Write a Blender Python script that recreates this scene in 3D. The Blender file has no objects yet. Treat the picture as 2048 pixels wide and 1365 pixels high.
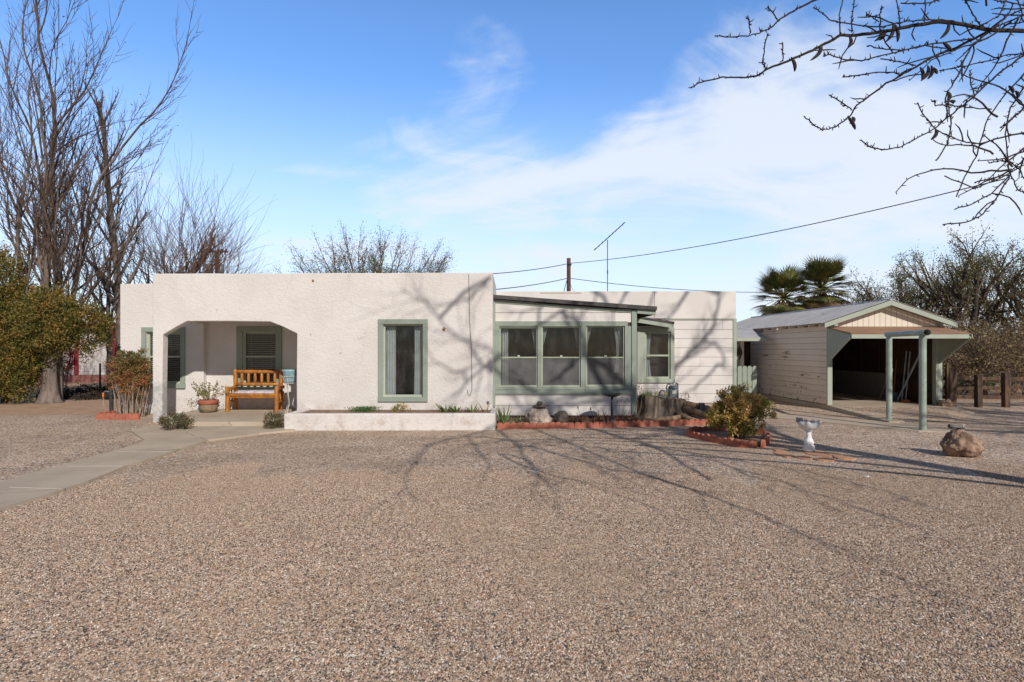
import bpy, bmesh, math, random
from mathutils import Vector, Matrix, Quaternion, noise
R = math.radians
SC = bpy.context.scene
COL = SC.collection
# ------------------------------------------------------------------ camera
F = 1150.0; HZ = 699.0; EYE = 1.6
cam = bpy.data.cameras.new("camera"); cam.sensor_width = 36; cam.lens = F / 2048 * 36
cam.shift_y = (HZ - 682.5) / 2048; cam.clip_end = 4000; cam.clip_start = 0.05
camo = bpy.data.objects.new("camera", cam); COL.objects.link(camo)
camo.location = (0, 0, EYE); camo.rotation_euler = (R(90), 0, 0)
SC.camera = camo
# ------------------------------------------------------------------ light
SUN_EL = R(32); SUN_AZ = R(24.7)            # the light travels to the left and away from the camera
travel = Vector((-math.sin(SUN_AZ) * math.cos(SUN_EL), math.cos(SUN_AZ) * math.cos(SUN_EL), -math.sin(SUN_EL)))
sun = bpy.data.lights.new("sun", 'SUN'); sun.energy = 3.75; sun.angle = R(0.53); sun.color = (1.0, 0.93, 0.855)
suno = bpy.data.objects.new("sun", sun); COL.objects.link(suno)
suno.rotation_euler = travel.to_track_quat('-Z', 'Y').to_euler()
SC.view_settings.view_transform = 'Standard'; SC.view_settings.look = 'None'
SC.view_settings.gamma = 1; SC.view_settings.exposure = 0.0
W = bpy.data.worlds.new("World"); SC.world = W; W.use_nodes = True
SC.cycles.max_bounces = 8; SC.cycles.transparent_max_bounces = 12


def world():
    nt = W.node_tree; N = nt.nodes; L = nt.links; N.clear()
    def nd(t, **k):
        n = N.new(t)
        for a, b in k.items(): setattr(n, a, b)
        return n
    def m(op, a, b=None, c=None, clamp=False):
        n = nd('ShaderNodeMath', operation=op, use_clamp=clamp)
        for i, v in enumerate((a, b, c)):
            if v is None: continue
            if isinstance(v, (int, float)): n.inputs[i].default_value = v
            else: L.new(v, n.inputs[i])
        return n.outputs[0]
    out = nd('ShaderNodeOutputWorld'); bg = nd('ShaderNodeBackground')
    sky = nd('ShaderNodeTexSky', sky_type='NISHITA', sun_disc=False, sun_elevation=SUN_EL, sun_rotation=R(180 - 24.7),
             altitude=900, air_density=1.15, dust_density=0.6, ozone_density=1.6)
    tc = nd('ShaderNodeTexCoord'); sp = nd('ShaderNodeSeparateXYZ'); L.new(tc.outputs['Generated'], sp.inputs[0])
    x, y, z = sp.outputs
    h = m('SQRT', m('ADD', m('MULTIPLY', x, x), m('MULTIPLY', y, y)))
    az = m('ARCTAN2', x, y)                    # 0 = straight ahead, + to the right
    el = m('ARCTAN2', z, h)
    bh = nd('ShaderNodeMapRange', interpolation_type='SMOOTHSTEP'); L.new(m('ABSOLUTE', az), bh.inputs[0])
    bh.inputs[1].default_value = 1.7; bh.inputs[2].default_value = 0.9; beh = bh.outputs[0]
    # cloud sheet seen in perspective
    zz = m('ADD', m('MAXIMUM', z, 0.0), 0.22)
    cx = m('DIVIDE', x, zz); cy = m('DIVIDE', y, zz)
    cv = nd('ShaderNodeCombineXYZ'); L.new(cx, cv.inputs[0]); L.new(cy, cv.inputs[1])
    mp = nd('ShaderNodeMapping'); L.new(cv.outputs[0], mp.inputs[0])
    mp.inputs['Rotation'].default_value = (0, 0, R(-28)); mp.inputs['Scale'].default_value = (0.8, 1.25, 1)
    mp.inputs['Location'].default_value = (3.7, 1.2, 0)
    n1 = nd('ShaderNodeTexNoise', noise_dimensions='2D'); L.new(mp.outputs[0], n1.inputs['Vector'])
    n1.inputs['Scale'].default_value = 0.9; n1.inputs['Detail'].default_value = 9; n1.inputs['Roughness'].default_value = 0.55
    n1.inputs['Distortion'].default_value = 0.5
    n2 = nd('ShaderNodeTexNoise', noise_dimensions='2D'); L.new(mp.outputs[0], n2.inputs['Vector'])
    n2.inputs['Scale'].default_value = 3.2; n2.inputs['Detail'].default_value = 8; n2.inputs['Roughness'].default_value = 0.6
    n2.inputs['Distortion'].default_value = 0.6
    nz = m('ADD', m('MULTIPLY', n1.outputs[0], 0.72), m('MULTIPLY', n2.outputs[0], 0.28))
    def blob(a0, e0, ra, re, amp):
        da = m('DIVIDE', m('SUBTRACT', az, a0), ra); de = m('DIVIDE', m('SUBTRACT', el, e0), re)
        d = m('ADD', m('MULTIPLY', da, da), m('MULTIPLY', de, de))
        return m('MULTIPLY', m('POWER', 2.718, m('MULTIPLY', d, -1.0)), amp)
    bias = blob(0.64, 0.27, 0.44, 0.17, 0.38)
    for b in (blob(0.05, 0.27, 0.24, 0.10, 0.38), blob(-0.50, 0.46, 0.13, 0.07, 0.22), blob(0.2, 0.08, 0.7, 0.13, 0.28),
              blob(-0.25, 0.17, 0.25, 0.05, 0.16), blob(0.25, 0.53, 0.2, 0.05, 0.05)):
        bias = m('ADD', bias, b)
    a = m('ADD', m('MULTIPLY_ADD', nz, 1.9, -0.47), m('MULTIPLY', bias, 0.85))
    cl = nd('ShaderNodeMapRange', interpolation_type='SMOOTHSTEP'); L.new(a, cl.inputs[0])
    cl.inputs[1].default_value = 0.55; cl.inputs[2].default_value = 0.98; cl.inputs[3].default_value = 0; cl.inputs[4].default_value = 0.88
    # thin pale veil low over the horizon
    ve = nd('ShaderNodeMapRange', interpolation_type='SMOOTHSTEP'); L.new(el, ve.inputs[0])
    ve.inputs[1].default_value = 0.46; ve.inputs[2].default_value = 0.0; ve.inputs[3].default_value = 0; ve.inputs[4].default_value = 0.86
    tint = nd('ShaderNodeMix', data_type='RGBA', blend_type='MULTIPLY'); tint.inputs[0].default_value = 1
    L.new(sky.outputs[0], tint.inputs[6])
    # sky dimmed towards the zenith and behind the camera to cut ambient light
    hi = nd('ShaderNodeMapRange', interpolation_type='SMOOTHSTEP'); L.new(el, hi.inputs[0])
    hi.inputs[1].default_value = 0.50; hi.inputs[2].default_value = 0.85
    tc2 = nd('ShaderNodeMix', data_type='RGBA'); L.new(hi.outputs[0], tc2.inputs[0]); tc2.inputs[6].default_value = (1.12, 1.55, 2.05, 1); tc2.inputs[7].default_value = (0.30, 0.32, 0.37, 1)
    tc3 = nd('ShaderNodeMix', data_type='RGBA'); L.new(beh, tc3.inputs[0]); tc3.inputs[6].default_value = (0.38, 0.40, 0.46, 1); L.new(tc2.outputs[2], tc3.inputs[7]); L.new(tc3.outputs[2], tint.inputs[7])
    v = nd('ShaderNodeMix', data_type='RGBA'); L.new(m('MULTIPLY', ve.outputs[0], beh), v.inputs[0]); L.new(tint.outputs[2], v.inputs[6])
    v.inputs[7].default_value = (7.2, 7.8, 8.5, 1)
    c = nd('ShaderNodeMix', data_type='RGBA'); L.new(cl.outputs[0], c.inputs[0]); L.new(v.outputs[2], c.inputs[6])
    c.inputs[7].default_value = (7.3, 7.8, 8.6, 1)
    L.new(c.outputs[2], bg.inputs[0]); bg.inputs[1].default_value = 0.115
    L.new(bg.outputs[0], out.inputs[0])


world()


# ------------------------------------------------------------------ materials
def srgb(r, g, b):
    f = lambda c: ((c / 255 + 0.055) / 1.055) ** 2.4 if c / 255 > 0.04045 else c / 255 / 12.92
    return (f(r), f(g), f(b))


class Mat:
    def __init__(s, name):
        s.m = bpy.data.materials.new(name); s.m.use_nodes = True
        s.N = s.m.node_tree.nodes; s.L = s.m.node_tree.links
        s.b = s.N['Principled BSDF']; s.tc = None

    def n(s, t, **k):
        n = s.N.new(t)
        for a, b in k.items(): setattr(n, a, b)
        return n

    def co(s, scale=(1, 1, 1), world=True):
        g = s.n('ShaderNodeNewGeometry' if world else 'ShaderNodeTexCoord')
        o = g.outputs['Position'] if world else g.outputs['Object']
        mp = s.n('ShaderNodeMapping'); s.L.new(o, mp.inputs[0]); mp.inputs['Scale'].default_value = scale
        return mp.outputs[0]

    def noise(s, sc, det=5, rough=0.55, scale=(1, 1, 1), world=True, dist=0):
        n = s.n('ShaderNodeTexNoise'); s.L.new(s.co(scale, world), n.inputs['Vector'])
        n.inputs['Scale'].default_value = sc; n.inputs['Detail'].default_value = det; n.inputs['Roughness'].default_value = rough
        n.inputs['Distortion'].default_value = dist
        return n.outputs[0]

    def rng(s, v, a, b, c=0, d=1):
        n = s.n('ShaderNodeMapRange', interpolation_type='SMOOTHSTEP'); s.L.new(v, n.inputs[0])
        for i, q in enumerate((a, b, c, d)): n.inputs[1 + i].default_value = q
        return n.outputs[0]

    def math(s, op, a, b=None):
        n = s.n('ShaderNodeMath', operation=op)
        for i, v in enumerate((a, b)):
            if v is None: continue
            if isinstance(v, (int, float)): n.inputs[i].default_value = v
            else: s.L.new(v, n.inputs[i])
        return n.outputs[0]

    def mix(s, f, a, b, mode='MIX'):
        n = s.n('ShaderNodeMix', data_type='RGBA', blend_type=mode)
        for i, v in ((0, f), (6, a), (7, b)):
            if isinstance(v, (int, float)): n.inputs[i].default_value = v
            elif isinstance(v, tuple): n.inputs[i].default_value = v + (1,)
            else: s.L.new(v, n.inputs[i])
        return n.outputs[2]

    def ramp(s, v, stops, const=False):
        n = s.n('ShaderNodeValToRGB'); s.L.new(v, n.inputs[0]); r = n.color_ramp
        if const: r.interpolation = 'CONSTANT'
        while len(r.elements) < len(stops): r.elements.new(0.5)
        for e, (p, c) in zip(r.elements, stops): e.position = p; e.color = c + (1,)
        return n.outputs[0]

    def bump(s, h, dist, strength=1.0):
        n = s.n('ShaderNodeBump'); s.L.new(h, n.inputs['Height']); n.inputs['Distance'].default_value = dist
        n.inputs['Strength'].default_value = strength
        if s.b.inputs['Normal'].is_linked: s.L.new(s.b.inputs['Normal'].links[0].from_socket, n.inputs['Normal'])
        s.L.new(n.outputs[0], s.b.inputs['Normal'])

    def color(s, c):
        if isinstance(c, tuple): s.b.inputs['Base Color'].default_value = c + (1,)
        else: s.L.new(c, s.b.inputs['Base Color'])

    def island(s):
        return s.n('ShaderNodeNewGeometry').outputs['Random Per Island']

    def pos(s):
        sp = s.n('ShaderNodeSeparateXYZ'); s.L.new(s.n('ShaderNodeNewGeometry').outputs['Position'], sp.inputs[0])
        return sp.outputs


def simple(name, c1, c2=None, sc=6, rough=0.8, bump=0.0, bsc=None, stretch=(1, 1, 1), metal=0, world=True, lo=0.35, hi=0.65):
    m = Mat(name); m.b.inputs['Roughness'].default_value = rough; m.b.inputs['Metallic'].default_value = metal
    if c2:
        m.color(m.mix(m.rng(m.noise(sc, 6, 0.6, stretch, world), lo, hi), c1, c2))
    else: m.color(c1)
    if bump: m.bump(m.noise(bsc or sc * 4, 5, 0.6, stretch, world), bump)
    return m.m


def leafmat(name, stops, rough=0.55, trans=0.25, clump=2.2):
    m = Mat(name); v = m.math('ADD', m.math('MULTIPLY', m.island(), 0.62), m.rng(m.noise(clump, 4, 0.6), 0.36, 0.64, 0.0, 0.38)); m.color(m.ramp(v, stops)); m.b.inputs['Roughness'].default_value = rough
    if trans:
        t = m.n('ShaderNodeBsdfTranslucent'); m.L.new(m.b.inputs['Base Color'].links[0].from_socket, t.inputs[0])
        mx = m.n('ShaderNodeMixShader'); mx.inputs[0].default_value = trans
        m.L.new(m.b.outputs[0], mx.inputs[1]); m.L.new(t.outputs[0], mx.inputs[2])
        m.L.new(mx.outputs[0], m.N['Material Output'].inputs[0])
    return m.m


PEB = [(0.0, (0.045, 0.042, 0.04)), (0.14, (0.11, 0.10, 0.09)), (0.24, (0.33, 0.19, 0.125)), (0.36, (0.25, 0.215, 0.18)), (0.48, (0.45, 0.31, 0.225)),
       (0.60, (0.38, 0.31, 0.225)), (0.74, (0.55, 0.41, 0.31)), (0.86, (0.46, 0.41, 0.37)), (0.94, (0.68, 0.58, 0.48)), (1.0, (0.85, 0.78, 0.70))]


def pebbles():
    m = Mat("pebble"); oi = m.n('ShaderNodeObjectInfo'); c = m.ramp(oi.outputs['Random'], [(p, (q[0] * 1.04, q[1] * 1.0, q[2] * 0.955)) for p, q in PEB])
    dust = m.rng(m.noise(0.35, 5, 0.6), 0.42, 0.66, 0.0, 0.35)
    m.color(m.mix(dust, c, (0.43, 0.32, 0.22))); m.b.inputs['Roughness'].default_value = 0.85; m.b.inputs['Specular IOR Level'].default_value = 0.25
    return m.m


def gravel():
    m = Mat("gravel"); x, y, z = m.pos()
    v = m.n('ShaderNodeTexVoronoi'); m.L.new(m.co((1, 0.62, 1)), v.inputs['Vector']); v.inputs['Scale'].default_value = 78
    v.inputs['Randomness'].default_value = 1
    sp = m.n('ShaderNodeSeparateColor'); m.L.new(v.outputs['Color'], sp.inputs[0])
    peb = m.ramp(sp.outputs[0], [(p, (min(.95, c[0] * 1.46), min(.95, c[1] * 1.39), min(.95, c[2] * 1.30))) for p, c in PEB])
    v2 = m.n('ShaderNodeTexVoronoi'); m.L.new(m.co(), v2.inputs['Vector']); v2.inputs['Scale'].default_value = 31
    sp2 = m.n('ShaderNodeSeparateColor'); m.L.new(v2.outputs['Color'], sp2.inputs[0])
    peb = m.mix(m.rng(sp2.outputs[1], 0.90, 0.93), peb, m.ramp(sp2.outputs[0], [(0, (0.08, 0.075, 0.075)), (0.5, (0.33, 0.22, 0.16)), (1, (0.66, 0.57, 0.50))]))
    # broad wear: dustier, tan where the gravel has thinned
    dust = m.rng(m.noise(0.35, 5, 0.6), 0.42, 0.66, 0.0, 0.5)
    peb = m.mix(dust, peb, (0.47, 0.345, 0.24))
    val = m.rng(m.noise(0.9, 4, 0.6), 0.3, 0.7, 0.84, 1.12)
    cc = m.n('ShaderNodeCombineColor')
    for i in range(3): m.L.new(val, cc.inputs[i])
    peb = m.mix(1.0, peb, cc.outputs[0], 'MULTIPLY')
    # bare dirt at the back left and beyond the garage
    wob = m.math('MULTIPLY', m.math('SUBTRACT', m.noise(0.8, 5, 0.6), 0.5), 1.6)
    d1 = m.rng(m.math('ADD', m.math('ADD', y, wob), m.math('MULTIPLY', x, -0.02)), 14.0, 14.5)
    d2 = m.rng(x, -8.2, -8.8); dirtf = m.math('MULTIPLY', d1, d2)
    d3 = m.rng(m.math('ADD', y, wob), 17.0, 18.5); dirtf = m.math('MAXIMUM', dirtf, d3)
    dirt = m.mix(m.rng(m.noise(2.5, 8, 0.65), 0.35, 0.7), (0.50, 0.33, 0.215), (0.37, 0.24, 0.155))
    m.color(m.mix(dirtf, peb, dirt)); m.b.inputs['Roughness'].default_value = 0.9
    m.b.inputs['Specular IOR Level'].default_value = 0.25
    hgt = m.math('SUBTRACT', 1.0, m.math('MULTIPLY', v.outputs['Distance'], 1.2))
    inv = m.math('SUBTRACT', 1.0, m.math('MULTIPLY', dirtf, 0.8))
    m.bump(m.math('MULTIPLY', m.math('ADD', hgt, m.math('MULTIPLY', sp.outputs[1], 0.5)), inv), 0.006)
    m.bump(m.noise(5, 6, 0.65), 0.05)
    return m.m


def stucco(name, base, warm, patch=False):
    m = Mat(name); x, y, z = m.pos()
    c = m.mix(m.rng(m.noise(1.3, 6, 0.6), 0.35, 0.7), base, warm)
    # dirt splash near the ground, small chips
    low = m.math('MULTIPLY', m.rng(z, 0.65, 0.2), m.rng(m.noise(5, 6, 0.7), 0.42, 0.7))
    c = m.mix(m.math('MULTIPLY', low, 0.55), c, (0.42, 0.33, 0.26))
    drip = m.math('MULTIPLY', m.rng(z, 2.6, 3.3), m.rng(m.noise(4, 6, 0.7, (1, 1, 0.12)), 0.55, 0.8))
    c = m.mix(m.math('MULTIPLY', drip, 0.9), c, (0.42, 0.34, 0.26))
    crk = m.n('ShaderNodeTexVoronoi', feature='DISTANCE_TO_EDGE'); m.L.new(m.co((1, 1, .8)), crk.inputs['Vector']); crk.inputs['Scale'].default_value = 0.9
    cf = m.math('MULTIPLY', m.rng(crk.outputs['Distance'], 0.006, 0.002), m.rng(m.noise(1.1, 3, 0.5), 0.5, 0.62, 0, 0.35)); c = m.mix(cf, c, (0.40, 0.34, 0.29))
    c = m.mix(m.rng(m.noise(0.55, 5, 0.6), 0.45, 0.72, 0, 0.35), c, tuple(q * 0.84 for q in base))
    chip = m.rng(m.noise(9, 3, 0.5), 0.75, 0.77)
    c = m.mix(chip, c, (0.42, 0.33, 0.22))
    if patch:
        pm = m.math('MULTIPLY', m.math('MULTIPLY', m.rng(x, -7.55, -7.62), m.rng(y, 12.9, 12.8)), m.rng(m.math('ADD', z, m.math('MULTIPLY', m.noise(3, 5, 0.7), 0.7)), 1.36, 1.12))
        c = m.mix(pm, c, m.mix(m.rng(m.noise(7, 7, 0.7), 0.35, 0.62), (0.62, 0.60, 0.57), (0.40, 0.405, 0.40)))
    m.color(c); m.b.inputs['Roughness'].default_value = 0.92; m.b.inputs['Specular IOR Level'].default_value = 0.2
    m.bump(m.noise(11, 3, 0.5, (1, 1, 1.5), dist=1.0), 0.011)
    m.bump(m.noise(34, 5, 0.65, (1, 1, 1.6), dist=0.8), 0.009)
    return m.m


def painted_wood(name, base, worn, amt=0.62, grain=(1, 1, 14), dirtlow=False, bumpd=0.002):
    m = Mat(name)
    a = m.noise(2.6, 8, 0.72, grain); b = m.noise(1.4, 4, 0.6)
    f = m.rng(m.math('ADD', m.math('MULTIPLY', a, 0.65), m.math('MULTIPLY', b, 0.35)), amt, amt + 0.035)
    if dirtlow:
        x, y, z = m.pos()
        sp = m.rng(m.math('ADD', m.noise(7, 6, 0.7), m.rng(z, 1.0, 0.1, 0, 0.13)), 0.70, 0.73)
        f = m.math('MAXIMUM', f, sp)
    c = m.mix(m.rng(m.noise(1.1, 5, 0.6), 0.3, 0.7), base, tuple(q * 0.88 for q in base))
    isl = m.rng(m.island(), 0, 1, 0.0, 0.22)
    c = m.mix(isl, c, tuple(q * 0.72 for q in base))
    m.color(m.mix(f, c, worn)); m.b.inputs['Roughness'].default_value = 0.72
    m.bump(m.noise(9, 6, 0.6, grain), bumpd)
    return m.m


def glassmat():
    m = Mat("window_glass"); N = m.N; L = m.L
    fr = m.n('ShaderNodeFresnel'); fr.inputs[0].default_value = 1.5
    t = m.n('ShaderNodeBsdfTransparent'); t.inputs[0].default_value = (0.80, 0.83, 0.82, 1)
    g = m.n('ShaderNodeBsdfGlossy'); g.inputs['Roughness'].default_value = 0.02
    bp = m.n('ShaderNodeBump'); L.new(m.noise(2.2, 2, 0.5), bp.inputs['Height']); bp.inputs['Distance'].default_value = 0.004; L.new(bp.outputs[0], g.inputs['Normal'])
    mx = m.n('ShaderNodeMixShader'); L.new(m.math('MULTIPLY', fr.outputs[0], 1.5), mx.inputs[0]); L.new(t.outputs[0], mx.inputs[1]); L.new(g.outputs[0], mx.inputs[2])
    d = m.n('ShaderNodeBsdfDiffuse'); d.inputs[0].default_value = (0.5, 0.5, 0.48, 1)
    m2 = m.n('ShaderNodeMixShader'); L.new(m.rng(m.noise(5, 7, 0.7, (1, 1, 0.5)), 0.4, 0.85, 0.01, 0.10), m2.inputs[0]); L.new(mx.outputs[0], m2.inputs[1]); L.new(d.outputs[0], m2.inputs[2])
    L.new(m2.outputs[0], N['Material Output'].inputs[0])
    return m.m


def screenmat():
    m = Mat("insect_screen"); L = m.L
    t = m.n('ShaderNodeBsdfTransparent'); d = m.n('ShaderNodeBsdfDiffuse'); d.inputs[0].default_value = (0.30, 0.30, 0.30, 1)
    mx = m.n('ShaderNodeMixShader'); L.new(m.rng(m.noise(3, 5, 0.6), 0.2, 0.8, 0.30, 0.50), mx.inputs[0])
    L.new(t.outputs[0], mx.inputs[1]); L.new(d.outputs[0], mx.inputs[2]); L.new(mx.outputs[0], m.N['Material Output'].inputs[0])
    return m.m


SAGE = (0.30, 0.355, 0.295)
M = dict(
    gravel=gravel(), pebble=pebbles(),
    stucco=stucco("stucco", (0.74, 0.705, 0.67), (0.69, 0.65, 0.605), True),
    panel=simple("wall_panel", (0.74, 0.70, 0.66), (0.68, 0.635, 0.59), 1.5, 0.85, 0.002, 30),
    siding=painted_wood("white_siding", (0.75, 0.71, 0.67), (0.50, 0.40, 0.32), 0.66, (0.15, 1, 1)),
    gsiding=painted_wood("cream_siding", (0.80, 0.69, 0.57), (0.24, 0.13, 0.065), 0.575, (1, 0.10, 1.8), True),
    gable=painted_wood("cream_boards", (0.80, 0.73, 0.62), (0.40, 0.28, 0.2), 0.66, (1, 1, 0.15)),
    sage=painted_wood("sage_trim", SAGE, (0.20, 0.19, 0.15), 0.645, (1, 1, 0.4)),
    sageh=painted_wood("sage_board", (0.41, 0.455, 0.375), (0.24, 0.20, 0.15), 0.66, (0.3, 1, 1)),
    sash=painted_wood("sash_paint", (0.44, 0.49, 0.37), (0.25, 0.22, 0.15), 0.67, (1, 1, 1)),
    pipe=simple("green_pipe", (0.35, 0.42, 0.36), (0.26, 0.31, 0.27), 3, 0.5, 0.001, 20),
    roof_dark=simple("rolled_roofing", (0.055, 0.055, 0.06), (0.10, 0.085, 0.08), 5, 0.9, 0.003, 60),
    tin=None, brown=simple("brown_roofing", (0.36, 0.20, 0.115), (0.29, 0.165, 0.10), 2, 0.9, 0.002, 60),
    concrete=None, glass=glassmat(), screen=screenmat(),
    curtain=simple("curtain_cloth", (0.62, 0.65, 0.66), (0.52, 0.55, 0.55), 3, 0.9),
    blind=simple("blind_slats", (0.80, 0.74, 0.62), None, 3, 0.6),
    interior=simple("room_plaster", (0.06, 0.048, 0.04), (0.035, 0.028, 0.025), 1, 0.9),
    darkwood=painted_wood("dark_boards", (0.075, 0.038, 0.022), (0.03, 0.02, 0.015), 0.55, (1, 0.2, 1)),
    brick=simple("terracotta_edging", (0.46, 0.155, 0.095), (0.36, 0.115, 0.075), 9, 0.9, 0.004, 60),
    soil=simple("soil", (0.33, 0.215, 0.14), (0.17, 0.11, 0.075), 6, 0.95, 0.03, 18),
    log=None, bark=None, twig=None)


def tin():
    m = Mat("corrugated_tin"); c = m.mix(m.rng(m.noise(1.5, 7, 0.65, (1, 4, 1)), 0.35, 0.7), (0.50, 0.49, 0.48), (0.36, 0.35, 0.34))
    c = m.mix(m.rng(m.noise(2.2, 6, 0.7, (1, 3, 1)), 0.62, 0.72), c, (0.22, 0.13, 0.09))
    m.color(c); m.b.inputs['Metallic'].default_value = 0.1; m.b.inputs['Roughness'].default_value = 0.6; return m.m


def concrete():
    m = Mat("concrete"); c = m.mix(m.rng(m.noise(1.1, 7, 0.6), 0.3, 0.7), (0.53, 0.435, 0.325), (0.43, 0.35, 0.26))
    c = m.mix(m.rng(m.noise(6, 7, 0.7), 0.6, 0.75, 0, 0.5), c, (0.24, 0.19, 0.15))
    crk = m.n('ShaderNodeTexVoronoi', feature='DISTANCE_TO_EDGE'); wv = m.n('ShaderNodeMixRGB'); wv.inputs[0].default_value = .12; m.L.new(m.co(), wv.inputs[1]); nn = m.n('ShaderNodeTexNoise'); m.L.new(m.co(), nn.inputs['Vector']); nn.inputs['Scale'].default_value = 3; m.L.new(nn.outputs['Color'], wv.inputs[2]); m.L.new(wv.outputs[0], crk.inputs['Vector']); crk.inputs['Scale'].default_value = 0.45
    c = m.mix(m.math('MULTIPLY', m.rng(crk.outputs['Distance'], 0.005, 0.002), 0.6), c, (0.16, 0.13, 0.10))
    c = m.mix(m.rng(m.noise(0.8, 6, 0.65), 0.5, 0.75, 0, 0.45), c, (0.31, 0.25, 0.19))
    m.color(c); m.b.inputs['Roughness'].default_value = 0.85; m.bump(m.noise(40, 6, 0.7), 0.003); return m.m


def bark(name, a, b, sc=7):
    m = Mat(name); f = m.rng(m.noise(sc, 7, 0.7, (1, 1, 0.25)), 0.35, 0.65)
    m.color(m.mix(f, a, b)); m.b.inputs['Roughness'].default_value = 0.95; m.bump(m.noise(sc * 2.5, 6, 0.7, (1, 1, 0.25)), 0.02); return m.m


def logwood():
    m = Mat("varnished_log"); f = m.rng(m.noise(11, 6, 0.6, (1, 1, 0.4)), 0.35, 0.68)
    c = m.mix(f, (0.50, 0.205, 0.035), (0.29, 0.10, 0.022)); c = m.mix(m.rng(m.noise(5, 3, 0.5), 0.62, 0.70), c, (0.25, 0.06, 0.03))
    m.color(c); m.b.inputs['Roughness'].default_value = 0.42; m.bump(m.noise(25, 4, 0.6, (1, 1, 0.3)), 0.003); return m.m


M['tin'] = tin(); M['concrete'] = concrete(); M['log'] = logwood()
M['bark'] = bark("grey_bark", (0.25, 0.20, 0.165), (0.115, 0.09, 0.075))
M['twig'] = simple("twig_bark", (0.17, 0.115, 0.085), (0.085, 0.06, 0.05), 3, 0.95)
M['twig_red'] = simple("russet_twigs", (0.26, 0.145, 0.095), (0.15, 0.09, 0.07), 3, 0.95)
M['twig_near'] = simple("near_twig_bark", (0.022, 0.017, 0.015), (0.045, 0.034, 0.028), 30, 0.95, 0.002, 120)
M['darkbark'] = bark("dark_bark", (0.085, 0.062, 0.048), (0.035, 0.027, 0.022))
M['rust'] = bark("weathered_pole", (0.17, 0.075, 0.045), (0.09, 0.045, 0.03))
M['iron'] = simple("black_iron", (0.035, 0.04, 0.04), (0.06, 0.07, 0.065), 20, 0.5, metal=0.3)
M['grey_metal'] = simple("grey_metal", (0.22, 0.25, 0.26), (0.15, 0.17, 0.18), 10, 0.5, metal=0.3)
M['white_metal'] = simple("white_metal", (0.72, 0.74, 0.72), (0.55, 0.55, 0.5), 20, 0.5)
M['wire'] = simple("wire", (0.05, 0.05, 0.055), None, 1, 0.6)
M['terracotta'] = simple("terracotta_pot", (0.43, 0.13, 0.06), (0.30, 0.10, 0.06), 8, 0.8, 0.002)
M['mossy'] = simple("mossy_clay", (0.33, 0.20, 0.13), (0.10, 0.14, 0.08), 7, 0.9, 0.002, 40, (1, 1, 2))
M['blue_glaze'] = simple("blue_glaze", (0.30, 0.47, 0.52), (0.22, 0.36, 0.42), 9, 0.3)
M['white_paint'] = simple("chipped_white_paint", (0.80, 0.80, 0.80), (0.30, 0.28, 0.26), 14, 0.6, 0.003, 40, lo=0.66, hi=0.70)
M['rusty'] = simple("rust_stain", (0.66, 0.42, 0.22), (0.80, 0.74, 0.68), 16, 0.8)
M['block'] = simple("grey_block", (0.36, 0.34, 0.30), (0.26, 0.25, 0.22), 20, 0.9, 0.004)
M['rock'] = simple("tan_rock", (0.46, 0.31, 0.21), (0.17, 0.105, 0.075), 5, 0.95, 0.06, 11)
M['rock_white'] = simple("quartz_rock", (0.62, 0.52, 0.43), (0.22, 0.18, 0.15), 5.5, 0.9, 0.05, 12, lo=0.4, hi=0.66)
M['rock_dark'] = simple("dark_rock", (0.17, 0.13, 0.105), (0.06, 0.05, 0.045), 8, 0.95, 0.04, 20)
M['flag'] = simple("flagstone", (0.52, 0.30, 0.17), (0.42, 0.20, 0.12), 3, 0.9, 0.01, 15)
M['stump'] = bark("weathered_stump", (0.27, 0.21, 0.16), (0.03, 0.024, 0.02), 5)
M['root'] = bark("pale_root", (0.40, 0.27, 0.165), (0.17, 0.11, 0.08), 5)
M['fence_wood'] = bark("brown_fence_wood", (0.15, 0.088, 0.052), (0.05, 0.032, 0.024), 8)
M['cushion'] = simple("cushion_cloth", (0.66, 0.63, 0.68), (0.50, 0.48, 0.58), 14, 0.9)
M['red_trim'] = simple("red_trim", (0.33, 0.03, 0.035), None, 1, 0.6)
M['brickwall'] = simple("brick_base", (0.42, 0.18, 0.14), (0.32, 0.12, 0.10), 9, 0.9)
M['orange'] = simple("orange_plastic", (0.75, 0.22, 0.06), None, 1, 0.5)
M['yellow'] = simple("yellow_petal", (0.85, 0.65, 0.03), None, 1, 0.5)
M['poles'] = simple("pale_pole", (0.42, 0.47, 0.50), (0.30, 0.33, 0.35), 10, 0.4)
M['wood_handle'] = simple("wood_handle", (0.33, 0.16, 0.08), (0.22, 0.10, 0.05), 12, 0.6)
M['hill'] = simple("hill_scrub", (0.13, 0.13, 0.14), (0.10, 0.105, 0.10), 0.05, 0.95)
M['L_hedge'] = leafmat("bush_leaves", [(0, (0.08, 0.09, 0.02)), (0.25, (0.22, 0.22, 0.04)), (0.45, (0.38, 0.32, 0.06)), (0.62, (0.60, 0.39, 0.12)), (0.8, (0.74, 0.42, 0.17)), (1, (0.80, 0.62, 0.36))])
M['L_nand'] = leafmat("nandina_leaves", [(0, (0.09, 0.10, 0.03)), (0.35, (0.20, 0.18, 0.055)), (0.6, (0.30, 0.18, 0.07)), (0.8, (0.46, 0.16, 0.075)), (1, (0.58, 0.20, 0.10))])
M['L_conifer'] = leafmat("juniper_leaves", [(0, (0.04, 0.05, 0.012)), (0.3, (0.12, 0.125, 0.025)), (0.55, (0.22, 0.18, 0.035)), (0.8, (0.36, 0.22, 0.055)), (1, (0.48, 0.25, 0.09))], 0.7)
M['L_low'] = leafmat("low_leaves", [(0, (0.05, 0.06, 0.025)), (0.5, (0.13, 0.125, 0.05)), (0.8, (0.24, 0.16, 0.09)), (1, (0.34, 0.16, 0.10))])
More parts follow.
